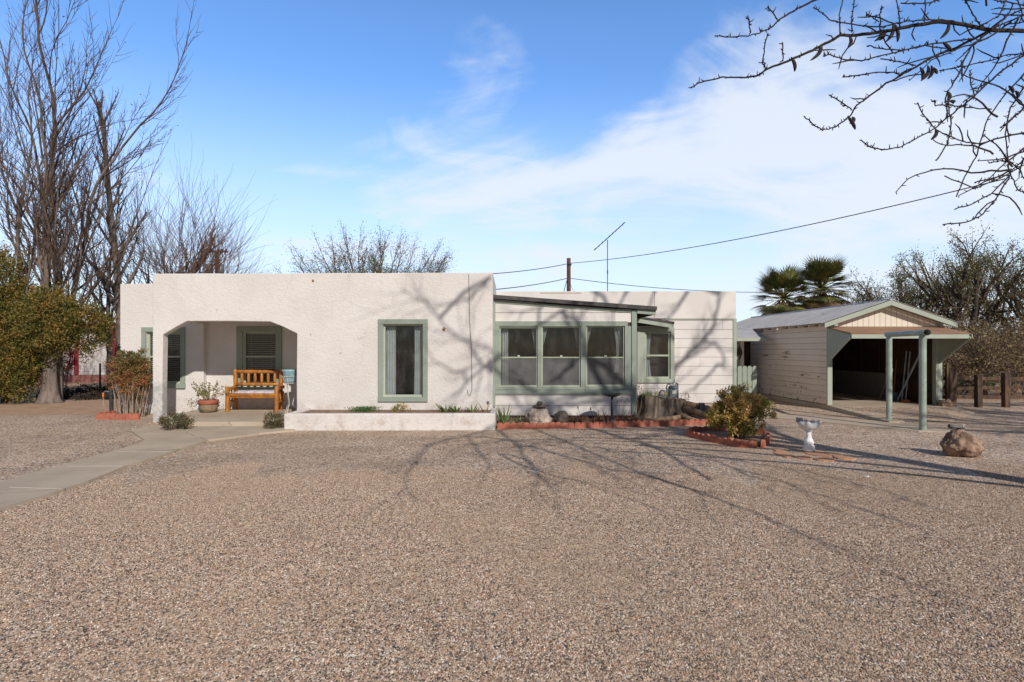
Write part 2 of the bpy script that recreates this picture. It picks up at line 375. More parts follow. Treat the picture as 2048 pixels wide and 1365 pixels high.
M['L_pot'] = leafmat("geranium_leaves", [(0, (0.13, 0.15, 0.03)), (0.6, (0.30, 0.31, 0.06)), (0.85, (0.28, 0.20, 0.10)), (1, (0.16, 0.12, 0.12))])
M['L_mesq'] = leafmat("mesquite_leaves", [(0, (0.07, 0.07, 0.03)), (0.5, (0.16, 0.16, 0.06)), (0.8, (0.25, 0.235, 0.085)), (1, (0.33, 0.26, 0.12))], 0.8)
M['L_brush'] = leafmat("brush_leaves", [(0, (0.12, 0.085, 0.05)), (0.4, (0.25, 0.185, 0.095)), (0.75, (0.38, 0.31, 0.14)), (1, (0.45, 0.31, 0.18))], 0.85)
M['L_dead'] = leafmat("dead_leaves", [(0, (0.11, 0.06, 0.035)), (1, (0.26, 0.15, 0.09))], 0.9)
M['L_agave'] = leafmat("agave_leaves", [(0, (0.07, 0.11, 0.04)), (0.6, (0.15, 0.21, 0.08)), (1, (0.28, 0.29, 0.11))], 0.5, 0.1)
M['L_aloe'] = leafmat("red_aloe_leaves", [(0, (0.09, 0.045, 0.035)), (0.6, (0.19, 0.075, 0.05)), (1, (0.17, 0.14, 0.06))], 0.6, 0.1)
M['L_palm'] = leafmat("palm_fronds", [(0, (0.045, 0.065, 0.022)), (0.5, (0.11, 0.13, 0.04)), (0.75, (0.25, 0.21, 0.06)), (1, (0.45, 0.33, 0.09))], 0.5, 0.12)
M['L_skirt'] = leafmat("dead_fronds", [(0, (0.10, 0.06, 0.035)), (0.6, (0.22, 0.13, 0.06)), (1, (0.38, 0.26, 0.09))], 0.8, 0.1)
M['L_grass'] = leafmat("grass_blades", [(0, (0.09, 0.13, 0.04)), (0.6, (0.17, 0.21, 0.07)), (1, (0.34, 0.30, 0.14))], 0.6)
M['L_clover'] = leafmat("clover_leaves", [(0, (0.05, 0.12, 0.03)), (1, (0.11, 0.22, 0.06))], 0.6)
M['L_red'] = leafmat("red_leaves", [(0, (0.22, 0.01, 0.012)), (1, (0.42, 0.03, 0.03))], 0.6)


# ------------------------------------------------------------------ mesh builder
class MB:
    def __init__(s): s.v = []; s.f = []; s.mi = []; s.cur = 0; s.mats = []

    def mat(s, m):
        if m not in s.mats: s.mats.append(m)
        s.cur = s.mats.index(m); return s

    def add(s, vs, fs):
        o = len(s.v); s.v.extend(vs); s.f.extend([tuple(i + o for i in f) for f in fs]); s.mi.extend([s.cur] * len(fs)); return s

    def box(s, x0, x1, y0, y1, z0, z1):
        return s.add([(x0, y0, z0), (x1, y0, z0), (x1, y1, z0), (x0, y1, z0), (x0, y0, z1), (x1, y0, z1), (x1, y1, z1), (x0, y1, z1)],
                     [(0, 3, 2, 1), (4, 5, 6, 7), (0, 1, 5, 4), (1, 2, 6, 5), (2, 3, 7, 6), (3, 0, 4, 7)])

    def bar(s, a, b, w, h, up=(0, 0, 1)):
        a = Vector(a); b = Vector(b); d = (b - a).normalized(); u = Vector(up); sd = d.cross(u).normalized(); u = sd.cross(d)
        c = [(-1, -1), (1, -1), (1, 1), (-1, 1)]
        vs = [tuple(p + sd * (i * w / 2) + u * (j * h / 2)) for p in (a, b) for i, j in c]
        return s.add(vs, [(0, 1, 2, 3), (4, 7, 6, 5), (0, 4, 5, 1), (1, 5, 6, 2), (2, 6, 7, 3), (3, 7, 4, 0)])

    def prism(s, pts, axis, a, b):
        """pts: 2-D outline; axis 'y': pts are (x,z), 'z': (x,y), 'x': (y,z)"""
        def P(p, t): return {'y': (p[0], t, p[1]), 'z': (p[0], p[1], t), 'x': (t, p[0], p[1])}[axis]
        n = len(pts); vs = [P(p, a) for p in pts] + [P(p, b) for p in pts]
        fs = [tuple(range(n))[::-1], tuple(range(n, 2 * n))] + [(i, (i + 1) % n, n + (i + 1) % n, n + i) for i in range(n)]
        return s.add(vs, fs)

    def tube(s, pts, rad, sides=6, cap=True):
        n = len(pts); pts = [Vector(p) for p in pts]
        if not hasattr(rad, '__len__'): rad = [rad] * n
        vs = []; prev = None
        for i in range(n):
            d = (pts[min(i + 1, n - 1)] - pts[max(i - 1, 0)])
            if d.length < 1e-9: d = Vector((0, 0, 1))
            d.normalize()
            if prev is None:
                a = d.orthogonal().normalized()
            else:
                a = prev - d * prev.dot(d)
                a = a.normalized() if a.length > 1e-6 else d.orthogonal().normalized()
            prev = a; b = d.cross(a)
            for k in range(sides):
                t = 2 * math.pi * k / sides; vs.append(tuple(pts[i] + (a * math.cos(t) + b * math.sin(t)) * rad[i]))
        fs = [(i * sides + k, i * sides + (k + 1) % sides, (i + 1) * sides + (k + 1) % sides, (i + 1) * sides + k) for i in range(n - 1) for k in range(sides)]
        if cap: fs += [tuple(range(sides))[::-1], tuple(range((n - 1) * sides, n * sides))]
        return s.add(vs, fs)

    def lathe(s, prof, c, sides=20, wob=None):
        vs = []
        for r, z in prof:
            for k in range(sides):
                t = 2 * math.pi * k / sides; q = r * (wob(t, z) if wob else 1)
                vs.append((c[0] + q * math.cos(t), c[1] + q * math.sin(t), c[2] + z))
        n = len(prof)
        fs = [(i * sides + k, i * sides + (k + 1) % sides, (i + 1) * sides + (k + 1) % sides, (i + 1) * sides + k) for i in range(n - 1) for k in range(sides)]
        fs += [tuple(range(sides))[::-1], tuple(range((n - 1) * sides, n * sides))]
        return s.add(vs, fs)

    def blob(s, c, r, seed=0, amp=0.2, sub=4, fr=1.6, flat=0.0):
        bm = bmesh.new(); bmesh.ops.create_icosphere(bm, subdivisions=sub, radius=1); off = Vector((seed * 7.3, seed * 3.1, seed))
        vs = []
        for v in bm.verts:
            p = v.co.normalized(); k = 1 + amp * noise.noise(p * fr + off) + amp * 0.45 * noise.noise(p * fr * 2.7 + off) + amp * 0.2 * noise.noise(p * fr * 7 + off) - amp * 0.45 * abs(noise.noise(p * fr * 2.1 + off * 1.7)) + amp * .12 * noise.noise(p * fr * 15 + off)
            # facets
            q = Vector((p.x * r[0] * k, p.y * r[1] * k, p.z * r[2] * k)); q.z = max(q.z, -r[2] * (1 - flat))
            vs.append((c[0] + q.x, c[1] + q.y, c[2] + q.z))
        fs = [tuple(v.index for v in f.verts) for f in bm.faces]; bm.free()
        return s.add(vs, fs)

    def leaf(s, p, d, ln, w, nrm=None):
        """one bent diamond leaf"""
        d = d.normalized(); n = nrm or Vector((random.uniform(-1, 1), random.uniform(-1, 1), random.uniform(-1, 1)))
        a = d.cross(n)
        if a.length < 1e-4: a = d.orthogonal()
        a.normalize(); m = p + d * ln * 0.5
        return s.add([tuple(p), tuple(m + a * w / 2), tuple(p + d * ln), tuple(m - a * w / 2)], [(0, 1, 2, 3)])

    def blade(s, p, d, ln, w, droop=0.3, seg=4, face=None):
        d = d.normalized(); up = Vector((0, 0, 1)); a = d.cross(face or up)
        if a.length < 1e-3: a = Vector((1, 0, 0))
        a.normalize(); vs = []; q = p.copy(); dd = d.copy()
        for i in range(seg + 1):
            t = i / seg; ww = w * (1 - t ** 1.6) * (0.75 + 0.6 * t if t < 0.4 else 1.0)
            vs += [tuple(q - a * ww / 2), tuple(q + a * ww / 2 + up * 0.0)]
            q = q + dd * ln / seg; dd = (dd - up * droop / seg).normalized()
        return s.add(vs, [(2 * i, 2 * i + 1, 2 * i + 3, 2 * i + 2) for i in range(seg)])

    def build(s, name, mat=None, parent=None, smooth=False, bevel=0.0, origin=None):
        if origin is None:
            if parent is not None:
                o = Vector((0, 0, 0)); q = parent
                while q is not None: o += Vector(q.location); q = q.parent
                origin = o
            elif s.v:
                xs = [v[0] for v in s.v]; ys = [v[1] for v in s.v]; origin = Vector(((min(xs) + max(xs)) / 2, (min(ys) + max(ys)) / 2, min(v[2] for v in s.v)))
        ox, oy, oz = origin
        me = bpy.data.meshes.new(name); me.from_pydata([(x - ox, y - oy, z - oz) for x, y, z in s.v], [], s.f)
        for m in (s.mats or [mat]): me.materials.append(m)
        if s.mats: me.polygons.foreach_set('material_index', s.mi)
        if smooth: me.polygons.foreach_set('use_smooth', [True] * len(me.polygons))
        me.update()
        ob = bpy.data.objects.new(name, me); COL.objects.link(ob)
        if parent is not None: ob.parent = parent
        else: ob.location = origin
        if bevel:
            b = ob.modifiers.new("bevel", 'BEVEL'); b.width = bevel; b.segments = 2; b.limit_method = 'ANGLE'; b.angle_limit = R(40)
        return ob


def tag(o, label=None, cat=None, group=None, kind=None):
    if label: o['label'] = label
    if cat: o['category'] = cat
    if group: o['group'] = group
    if kind: o['kind'] = kind
    return o


def empty(name, loc, label, cat, group=None, rz=0):
    o = bpy.data.objects.new(name, None); o.empty_display_size = 0.2; COL.objects.link(o); o.location = loc; o.rotation_euler.z = rz
    return tag(o, label, cat, group)


def copy_tree(o, parent=None):
    c = o.copy(); COL.objects.link(c)
    if parent is not None: c.parent = parent
    for ch in [q for q in list(COL.objects) if q.parent == o]: copy_tree(ch, c)
    return c


def at(px, py, Y): return Vector(((px - 1024) / F * Y, Y, EYE - (py - HZ) / F * Y))
def gnd(px, py, z=0.0):
    Y = (EYE - z) * F / (py - HZ); return Vector(((px - 1024) / F * Y, Y, z))


def wallpoly(name, outer, holes, y0, th, mat, parent, bev=0.0):
    """flat wall with openings; outline in (x,z); front face at y0, thickness th"""
    cu = bpy.data.curves.new(name, 'CURVE'); cu.dimensions = '2D'; cu.fill_mode = 'BOTH'; cu.extrude = th / 2 - bev; cu.bevel_depth = bev; cu.bevel_resolution = 2; cu.offset = -bev
    for pl in [outer] + list(holes):
        sp = cu.splines.new('POLY'); sp.points.add(len(pl) - 1)
        for q, p in zip(sp.points, pl): q.co = (p[0], p[1], 0, 1)
        sp.use_cyclic_u = True
    ob = bpy.data.objects.new(name, cu); COL.objects.link(ob)
    dg = bpy.context.evaluated_depsgraph_get(); me = bpy.data.meshes.new_from_object(ob.evaluated_get(dg))
    bpy.data.objects.remove(ob); bpy.data.curves.remove(cu)
    s = MB(); s.v = [(v.co.x, y0 + th / 2 - v.co.z * 1.0, v.co.y) for v in me.vertices]; s.f = [tuple(p.vertices) for p in me.polygons]; s.mi = [0] * len(s.f)
    bpy.data.meshes.remove(me)
    return s.build(name, mat, parent)


# ------------------------------------------------------------------ ground and paths
g = MB(); g.add([(-900, -60, 0), (900, -60, 0), (900, 1500, 0), (-900, 1500, 0)], [(0, 1, 2, 3)])
tag(g.build("ground", M['gravel']), kind='structure')


rg = MB(); rz = random.Random(6); fz = [(8.0 - 13.0 * i / 60, 7.5 + 1.5 * noise.noise(Vector((i * .23, 2, 0))) + rz.uniform(-.35, .45), .001) for i in range(61)]
rg.add([(-2.7, 2.2, .001), (2.9, 2.2, .001)] + fz + [(-5.0, 5.0, .001)], [tuple(range(64))])
ro = tag(rg.build("loose_gravel", M['pebble'], origin=Vector((0, 0, 0))), "loose mixed tan and grey pebbles covering the near part of the yard", "gravel", kind='stuff')
gn = bpy.data.node_groups.new("gravel_scatter", 'GeometryNodeTree'); gn.interface.new_socket("Geometry", in_out='INPUT', socket_type='NodeSocketGeometry'); gn.interface.new_socket("Geometry", in_out='OUTPUT', socket_type='NodeSocketGeometry')
def gnn(t, **k):
    n = gn.nodes.new(t)
    for a, b in k.items(): n.inputs[a].default_value = b
    return n
gi = gn.nodes.new('NodeGroupInput'); go = gn.nodes.new('NodeGroupOutput'); dp = gnn('GeometryNodeDistributePointsOnFaces'); dp.inputs['Density'].default_value = 7600
ico = gn.nodes.new('GeometryNodeMeshIcoSphere'); ico.inputs['Radius'].default_value = 1; ico.inputs['Subdivisions'].default_value = 1
smt = gn.nodes.new('GeometryNodeSetMaterial'); smt.inputs['Material'].default_value = M['pebble']
ins = gn.nodes.new('GeometryNodeInstanceOnPoints'); rv = gn.nodes.new('FunctionNodeRandomValue'); rv.data_type = 'FLOAT_VECTOR'; rv.inputs[0].default_value = (0.0036, 0.0032, 0.0027); rv.inputs[1].default_value = (0.0085, 0.0072, 0.0058)
rr_ = gn.nodes.new('FunctionNodeRandomValue'); rr_.data_type = 'FLOAT_VECTOR'; rr_.inputs[0].default_value = (-.5, -.5, 0); rr_.inputs[1].default_value = (.5, .5, 6.28)
for a, b in ((gi.outputs[0], dp.inputs[0]), (dp.outputs[0], ins.inputs['Points']), (ico.outputs[0], smt.inputs[0]), (smt.outputs[0], ins.inputs['Instance']), (rv.outputs[0], ins.inputs['Scale']), (rr_.outputs[0], ins.inputs['Rotation']), (ins.outputs[0], go.inputs[0])): gn.links.new(a, b)
ro.modifiers.new("scatter", 'NODES').node_group = gn


def path(name, low, top, zt, zb=-0.02, joints=()):
    pts = [(p.x, p.y) for p in low + top[::-1]]
    s = MB(); s.mat(M['concrete']); s.prism(pts, 'z', zb, zt)
    for a, b in joints:
        s.mat(M['joint']); s.bar((a.x, a.y, zt + 0.001), (b.x, b.y, zt + 0.001), 0.018, 0.006)
    return tag(s.build(name, None, bevel=0.0), kind='structure')


M['joint'] = simple("pale_mortar", (0.52, 0.46, 0.38), None, 1, 0.9)
Z0 = 0.035
low = [gnd(-900, 1290, Z0), gnd(-400, 1145, Z0), gnd(0, 1016, Z0), gnd(106, 985, Z0), gnd(176, 962, Z0), gnd(255, 930, Z0), gnd(320, 911, Z0), gnd(378, 892, Z0), gnd(414, 880, Z0), gnd(472, 873, Z0), gnd(520, 866, Z0), gnd(590, 860, Z0), gnd(590, 851, Z0)]
top = [gnd(-900, 1180, Z0), gnd(-400, 1070, Z0), gnd(0, 965, Z0), gnd(50, 950, Z0), gnd(106, 934, Z0), gnd(170, 917, Z0), gnd(240, 898, Z0), gnd(285, 885, Z0), gnd(290, 880, Z0), gnd(272, 868, Z0), gnd(262, 862, Z0), gnd(300, 852, Z0), gnd(344, 848, Z0)]
path("front_path", low, top, Z0, joints=((gnd(134, 933, Z0), gnd(246, 932.5, Z0)), (gnd(232, 904.5, Z0), gnd(342, 904, Z0)), (gnd(20, 975, Z0), gnd(124, 978, Z0))))
Z1 = 0.02
path("side_path", [gnd(1440, 829, Z1), gnd(1540, 835, Z1), gnd(1640, 844, Z1), gnd(1838, 862, Z1), gnd(1905, 864, Z1)],
     [gnd(1440, 822, Z1), gnd(1540, 826, Z1), gnd(1640, 832.5, Z1), gnd(1790, 846, Z1), gnd(1898, 857, Z1)], Z1)
# the bed soil along the sun room and round the bush
s = MB(); s.prism([(-0.33, 11.62), (1.5, 11.75), (3.4, 12.05), (4.4, 12.45), (4.6, 13.2), (4.9, 15.3), (2.6, 15.3), (2.6, 13.0), (-0.42, 13.0)], 'z', -0.02, 0.05)
tag(s.build("bed_soil", M['soil']), kind='structure')
hs = MB()
random.seed(5)
hp = [(-260, 0)]
for i in range(53): hp.append((-260 + i * 10, 2.5 + 4.0 * noise.noise(Vector((i * 0.21, 3, 0))) + 5 * math.exp(-((i - 47) / 6) ** 2) + 3 * math.exp(-((i - 5) / 6) ** 2)))
hp.append((270, 0)); hs.prism(hp, 'y', 240, 300)
tag(hs.build("hills", M['hill']), kind='structure')

s = MB(); rnd = random.Random(44)
for i in range(420):
    y = 3 + 10 * rnd.random() ** .8; x = rnd.uniform(-.8, .8) * y; s.leaf(Vector((x, y, .012)), Vector((rnd.gauss(0, 1), rnd.gauss(0, 1), .15)), rnd.uniform(.012, .035), .012, Vector((rnd.gauss(0, .3), rnd.gauss(0, .3), 1)))
tag(s.build("leaf_litter", M['L_dead'], origin=Vector((0, 0, 0))), "small dry brown leaves scattered over the gravel yard", "leaf litter", kind='stuff')

# ------------------------------------------------------------------ house
H = empty("adobe_house", (-2, 15, 0), "low white stucco house with flat roof, sage green trim and recessed porch", "house")
YF = 12.5
random.seed(3)
topline = [(-7.815 + i * (7.395 / 22), 3.245 + 0.001 * i + random.uniform(-0.006, 0.006)) for i in range(23)]
outer = [(-7.815, 0)] + topline + [(-0.42, 0), (-4.68, 0), (-4.685, 1.0), (-4.675, 1.94), (-4.98, 2.09), (-5.26, 2.20), (-6.2, 2.212), (-7.07, 2.21), (-7.33, 2.07), (-7.59, 1.915), (-7.605, 1.0), (-7.61, 0)]
wx0, wx1, wz0, wz1 = (766.5 - 1024) / F * YF, (846 - 1024) / F * YF, EYE - (794 - HZ) / F * YF, EYE - (648.6 - HZ) / F * YF
wallpoly("front_wall", outer, [[(wx0, wz0), (wx0, wz1), (wx1, wz1), (wx1, wz0)]], YF, 0.20, M['stucco'], H, 0.018)
YL = 14.2; YB = 14.35
def X(px, Y): return (px - 1024) / F * Y
def Z(py, Y): return EYE - (py - HZ) / F * Y
lw = (X(293, YL), X(362, YL), Z(768, YL), Z(664, YL))
wallpoly("left_wall", [(-9.68, 0), (-9.68, 3.215), (-9.0, 3.222), (-7.62, 3.21), (-7.62, 0)], [[(lw[0], lw[2]), (lw[0], lw[3]), (lw[1], lw[3]), (lw[1], lw[2])]], YL, 0.2, M['stucco'], H, 0.015)
bw = (X(486, YB), X(553, YB), 0.66, Z(663, YB))
wallpoly("porch_wall", [(-7.64, 0), (-7.64, 2.5), (-4.6, 2.5), (-4.6, 0)], [[(bw[0], bw[2]), (bw[0], bw[3]), (bw[1], bw[3]), (bw[1], bw[2])]], YB, 0.18, M['stucco'], H)
s = MB()
s.box(-4.68, -4.5, 12.7, YB, 0, 2.9)            # porch right side
s.box(-9.68, -9.5, 14.41, 20, 0, 3.2)           # left side
s.box(-7.8, -7.62, 12.72, 14.19, 2.25, 3.22)     # beam on the open side of the porch
s.box(-0.62, -0.42, 12.705, 15.29, 0, 3.25)
s.box(-9.5, 5.77, 19.8, 20, 0, 3.1)
s.box(5.77, 5.965, 15.51, 19.8, 0, 3.13)
s.build("side_wall", M['stucco'], H)
s = MB(); s.box(-7.62, -4.68, 12.71, YB - 0.002, 2.42, 2.5); s.build("porch_ceiling", M['stucco'], H)
s = MB(); s.box(-7.6, -0.63, 12.72, 19.78, 2.93, 3.02); s.box(-9.49, -7.61, 14.42, 19.78, 2.93, 3.02); s.box(-0.41, 5.76, 15.52, 19.78, 2.85, 2.95); s.build("roof", M['roof_dark'], H)
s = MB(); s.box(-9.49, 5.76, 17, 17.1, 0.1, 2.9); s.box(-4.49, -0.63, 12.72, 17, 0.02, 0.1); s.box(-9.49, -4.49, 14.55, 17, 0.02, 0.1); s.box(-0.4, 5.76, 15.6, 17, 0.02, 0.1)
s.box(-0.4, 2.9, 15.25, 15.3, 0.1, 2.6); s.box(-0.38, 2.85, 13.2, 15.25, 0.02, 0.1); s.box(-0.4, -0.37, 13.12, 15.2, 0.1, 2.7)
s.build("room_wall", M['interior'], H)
# porch floor
s = MB(); s.prism([(-7.0, 11.74), (-4.3, 11.74), (-4.3, 12.46), (-4.69, 12.47), (-4.69, YB - 0.003), (-7.75, YB - 0.003), (-7.60, 12.47), (-7.4, 12.4)], 'z', -0.02, 0.12)
s.build("porch_floor", M['concrete'], H, bevel=0.012)


def trim(name, x0, x1, z0, z1, y, w, mat, th=0.03, parent=H, sill=0.0, top=None, wl=None, wr=None):
    top = top or w; wl = wl or w; wr = wr or w; s = MB()
    s.box(x0 - wl, x0, y - th, y, z0, z1); s.box(x1, x1 + wr, y - th, y, z0, z1)
    s.box(x0 - wl, x1 + wr, y - th - 0.004, y, z1, z1 + top); s.box(x0 - wl - sill, x1 + wr + sill, y - th - 0.01 - sill, y, z0 - w, z0)
    return s.build(name, mat, parent, bevel=0.003)


def sash(parent, x0, x1, z0, z1, y, w, rail=None, th=0.04, mat=None):
    s = MB(); s.box(x0, x0 + w, y, y + th, z0, z1); s.box(x1 - w, x1, y, y + th, z0, z1)
    s.box(x0 + w, x1 - w, y, y + th, z0, z0 + w * 1.2); s.box(x0 + w, x1 - w, y, y + th, z1 - w, z1)
    if rail is not None: s.box(x0 + w, x1 - w, y - 0.012, y + th, rail - w / 2, rail + w / 2)
    s.build("sash", mat or M['sash'], parent, bevel=0.003)
    p = MB(); yy = y + th / 2
    if rail is None: p.add([(x0 + w, yy, z0 + w), (x1 - w, yy, z0 + w), (x1 - w, yy, z1 - w), (x0 + w, yy, z1 - w)], [(0, 1, 2, 3)])
    else:
        p.add([(x0 + w, yy, z0 + w), (x1 - w, yy, z0 + w), (x1 - w, yy, rail - w / 2), (x0 + w, yy, rail - w / 2)], [(0, 1, 2, 3)])
        p.add([(x0 + w, yy, rail + w / 2), (x1 - w, yy, rail + w / 2), (x1 - w, yy, z1 - w), (x0 + w, yy, z1 - w)], [(0, 1, 2, 3)])
    p.build("pane", M['glass'], parent)


def curtain(parent, x0, x1, z0, z1, y, folds=5, taper=0.0, seed=0, side=1, amp=0.02):
    """side 1: pinned at x0, narrows towards x0 with height"""
    s = MB(); n = folds * 8; m = 12; vs = []
    for j in range(m + 1):
        t = j / m; zz = z0 + (z1 - z0) * t
        k = 1 - taper * math.sin(math.pi * min(1, (1 - t) * 1.0)) if taper >= 0 else 1 + taper * (1 - t)
        for i in range(n + 1):
            u = i / n; w = (x1 - x0) * k; xx = x0 + w * u if side > 0 else x1 - w * u
            vs.append((xx, y + amp * math.sin(u * folds * 2 * math.pi + seed + 0.6 * math.sin(t * 3 + seed)) + 0.006 * math.sin(t * 7 + u * 5), zz))
    fs = [(j * (n + 1) + i, j * (n + 1) + i + 1, (j + 1) * (n + 1) + i + 1, (j + 1) * (n + 1) + i) for j in range(m) for i in range(n)]
    s.add(vs, fs).build("curtain", M['curtain'], parent, smooth=True)


def blind(parent, x0, x1, z0, z1, y, pitch=0.048):
    s = MB(); z = z1 - 0.02
    s.box(x0, x1, y - 0.01, y + 0.035, z1 - 0.015, z1 + 0.02)
    while z > z0:
        s.add([(x0, y - 0.012, z - 0.010), (x1, y - 0.012, z - 0.010), (x1, y + 0.024, z + 0.010), (x0, y + 0.024, z + 0.010), (x0, y - 0.012, z - 0.007), (x1, y - 0.012, z - 0.007), (x1, y + 0.024, z + 0.013), (x0, y + 0.024, z + 0.013)],
              [(0, 3, 2, 1), (4, 5, 6, 7), (0, 1, 5, 4), (2, 3, 7, 6)])
        z -= pitch
    for xx in (x0 + (x1 - x0) * 0.15, x1 - (x1 - x0) * 0.15): s.box(xx - 0.002, xx + 0.002, y - 0.016, y - 0.013, z0, z1)
    s.build("blind", M['blind'], parent)


# window with drapes in the front wall
w1 = trim("window", wx0, wx1, wz0, wz1, YF - 0.001, 0.105, M['sage'], 0.03)
sash(w1, wx0, wx1, wz0, wz1, YF + 0.05, 0.035)
curtain(w1, wx0 + 0.03, wx0 + 0.24, wz0 + 0.03, wz1 - 0.03, YF + 0.16, 4, 0, 0, 1); curtain(w1, wx1 - 0.22, wx1 - 0.03, wz0 + 0.03, wz1 - 0.03, YF + 0.16, 4, 0, 2, -1)
tag(w1, "tall single window between grey drapes")
# left window and porch window with blinds
w2 = trim("window", lw[0], lw[1], lw[2], lw[3], YL - 0.001, 0.11, M['sage'], 0.035, sill=0.01)
sash(w2, lw[0], lw[1], lw[2], lw[3], YL + 0.05, 0.05, Z(714, YL)); blind(w2, lw[0] + 0.05, lw[1] - 0.05, lw[2] + 0.05, lw[3] - 0.05, YL + 0.12)
w3 = trim("window", bw[0], bw[1], bw[2], bw[3], YB - 0.001, 0.12, M['sage'], 0.035, sill=0.01, wl=0.15, wr=0.14)
sash(w3, bw[0], bw[1], bw[2], bw[3], YB + 0.05, 0.045, Z(714, YB)); blind(w3, bw[0] + 0.05, bw[1] - 0.05, bw[2] + 0.05, bw[3] - 0.05, YB + 0.12)

# sun room ---------------------------------------------------------
YS = 13.0
def sx(px): return X(px, YS)
def sz(py): return Z(py, YS)
xl, xr = sx(985) , sx(1263)
roofz = lambda x: 2.826 + (x + 0.43) * (2.56 - 2.826) / 3.68


def siding(x0, x1, z0, z1, y, h, zfun=None, mat=None, parent=H, th=0.02, name="siding", joints=()):
    s = MB(); z = z0; k = 0
    while z < z1 - 0.01:
        a, b = z + 0.004, min(z + h - 0.004, z1)
        if zfun:
            pts = [(x0, a), (x1, a), (x1, min(b, zfun(x1))), (x0, min(b, zfun(x0)))]
            if zfun(x1) <= a:
                if zfun(x0) <= a: break
                xm = x0 + (x1 - x0) * (zfun(x0) - a) / (zfun(x0) - zfun(x1)); pts = [(x0, a), (xm, a), (x0, min(b, zfun(x0)))]
            s.prism(pts, 'y', y, y + th)
        else:
            js = [x0] + [j for kk, j in joints if kk == k] + [x1]
            for p, q in zip(js[:-1], js[1:]): s.box(p + (0.002 if p > x0 else 0), q - 0.002, y + 0.0, y + th, a, b)
        z += h; k += 1
    return s.build(name, mat or M['siding'], parent, bevel=0.002)


# backing with openings behind the boards
wins = [(998.7, 1076, 655, 774), (1083, 1161.6, 653, 774), (1172, 1249.6, 652, 773)]
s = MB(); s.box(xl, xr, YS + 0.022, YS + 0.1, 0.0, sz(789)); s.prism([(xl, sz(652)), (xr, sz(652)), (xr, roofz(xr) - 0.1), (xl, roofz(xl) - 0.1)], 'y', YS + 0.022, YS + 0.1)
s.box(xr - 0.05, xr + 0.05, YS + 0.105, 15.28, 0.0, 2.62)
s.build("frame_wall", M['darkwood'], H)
siding(xl + 0.05, xr, 0.10, sz(789), YS, 0.225)
siding(xl + 0.05, xr, sz(645.5), 2.9, YS, 0.222, zfun=lambda x: roofz(x) - 0.10)
tr = MB()
tr.box(xl, xl + 0.065, YS - 0.03, YS + 0.02, 0.30, roofz(xl) - 0.10)                 # left corner board
tr.box(xr, xr + 0.115, YS - 0.035, YS + 0.08, 0.12, roofz(xr) - 0.11)             # right corner post
tr.box(xl + 0.065, xr - 0.09, YS - 0.025, YS + 0.1, sz(652.6), sz(643)); tr.box(xl + 0.065, xr, YS - 0.03, YS + 0.1, sz(788.6), sz(780.5)); tr.box(xl + 0.065, xr, YS - 0.024, YS + 0.1, sz(780), sz(774.5))
tr.box(xl + 0.065, sx(998.7), YS - 0.022, YS + 0.1, sz(774.5), sz(652.6)); tr.box(sx(1249.6), sx(1262), YS - 0.022, YS + 0.1, sz(774.5), sz(652.6))
tr.box(sx(1076), sx(1083), YS - 0.022, YS + 0.1, sz(774.5), sz(652.6)); tr.box(sx(1161.6), sx(1172), YS - 0.022, YS + 0.1, sz(774.5), sz(652.6))
tr.prism([(xl + 0.065, roofz(xl + 0.06) - 0.175), (xr, roofz(xr) - 0.175), (xr, roofz(xr) - 0.115), (xl + 0.065, roofz(xl + 0.06) - 0.115)], 'y', YS - 0.02, YS + 0.012)
tr.build("trim", M['sage'], H, bevel=0.004)
for i, (a, b, t, bo) in enumerate(wins):
    x0, x1, z0, z1 = sx(a), sx(b), sz(bo), sz(t)
    s = MB(); s.box(x0 - 0.012, x0, YS - 0.03, YS + 0.06, z0, z1); s.box(x1, x1 + 0.012, YS - 0.03, YS + 0.06, z0, z1); s.box(x0 - 0.012, x1 + 0.012, YS - 0.032, YS + 0.06, z0 - 0.014, z0); s.box(x0 - 0.012, x1 + 0.012, YS - 0.032, YS + 0.06, z1, z1 + 0.012)
    w = s.build("window", M['sageh'], H)
    sash(w, x0, x1, z0, z1, YS + 0.01, 0.032, sz(715.5))
    q = MB(); q.add([(x0 + 0.035, YS + 0.004, z0 + 0.03), (x1 - 0.035, YS + 0.004, z0 + 0.03), (x1 - 0.035, YS + 0.004, sz(718)), (x0 + 0.035, YS + 0.004, sz(718))], [(0, 1, 2, 3)]); q.build("screen", M['screen'], w)
    q = MB(); q.box((x0 + x1) / 2 - 0.025, (x0 + x1) / 2 + 0.025, YS - 0.02, YS - 0.003, sz(714), sz(711)); q.build("latch", M['white_metal'], w)
    if i == 0: curtain(w, x0 + 0.04, x0 + 0.20, z0 + 0.04, z1 - 0.04, YS + 0.14, 3, 0, 1)
    curtain(w, x1 - 0.15, x1 - 0.03, sz(706), z1 - 0.03, YS + 0.15, 3, -0.75, 2, -1)
    if i > 0: curtain(w, x0 + 0.03, x0 + 0.15, sz(690), z1 - 0.03, YS + 0.15, 3, -0.8, 3, 1)
    if i == 2: curtain(w, x1 - 0.22, x1 - 0.1, z0 + 0.3, z1 - 0.04, YS + 0.18, 3, 0.5, 5, -1)
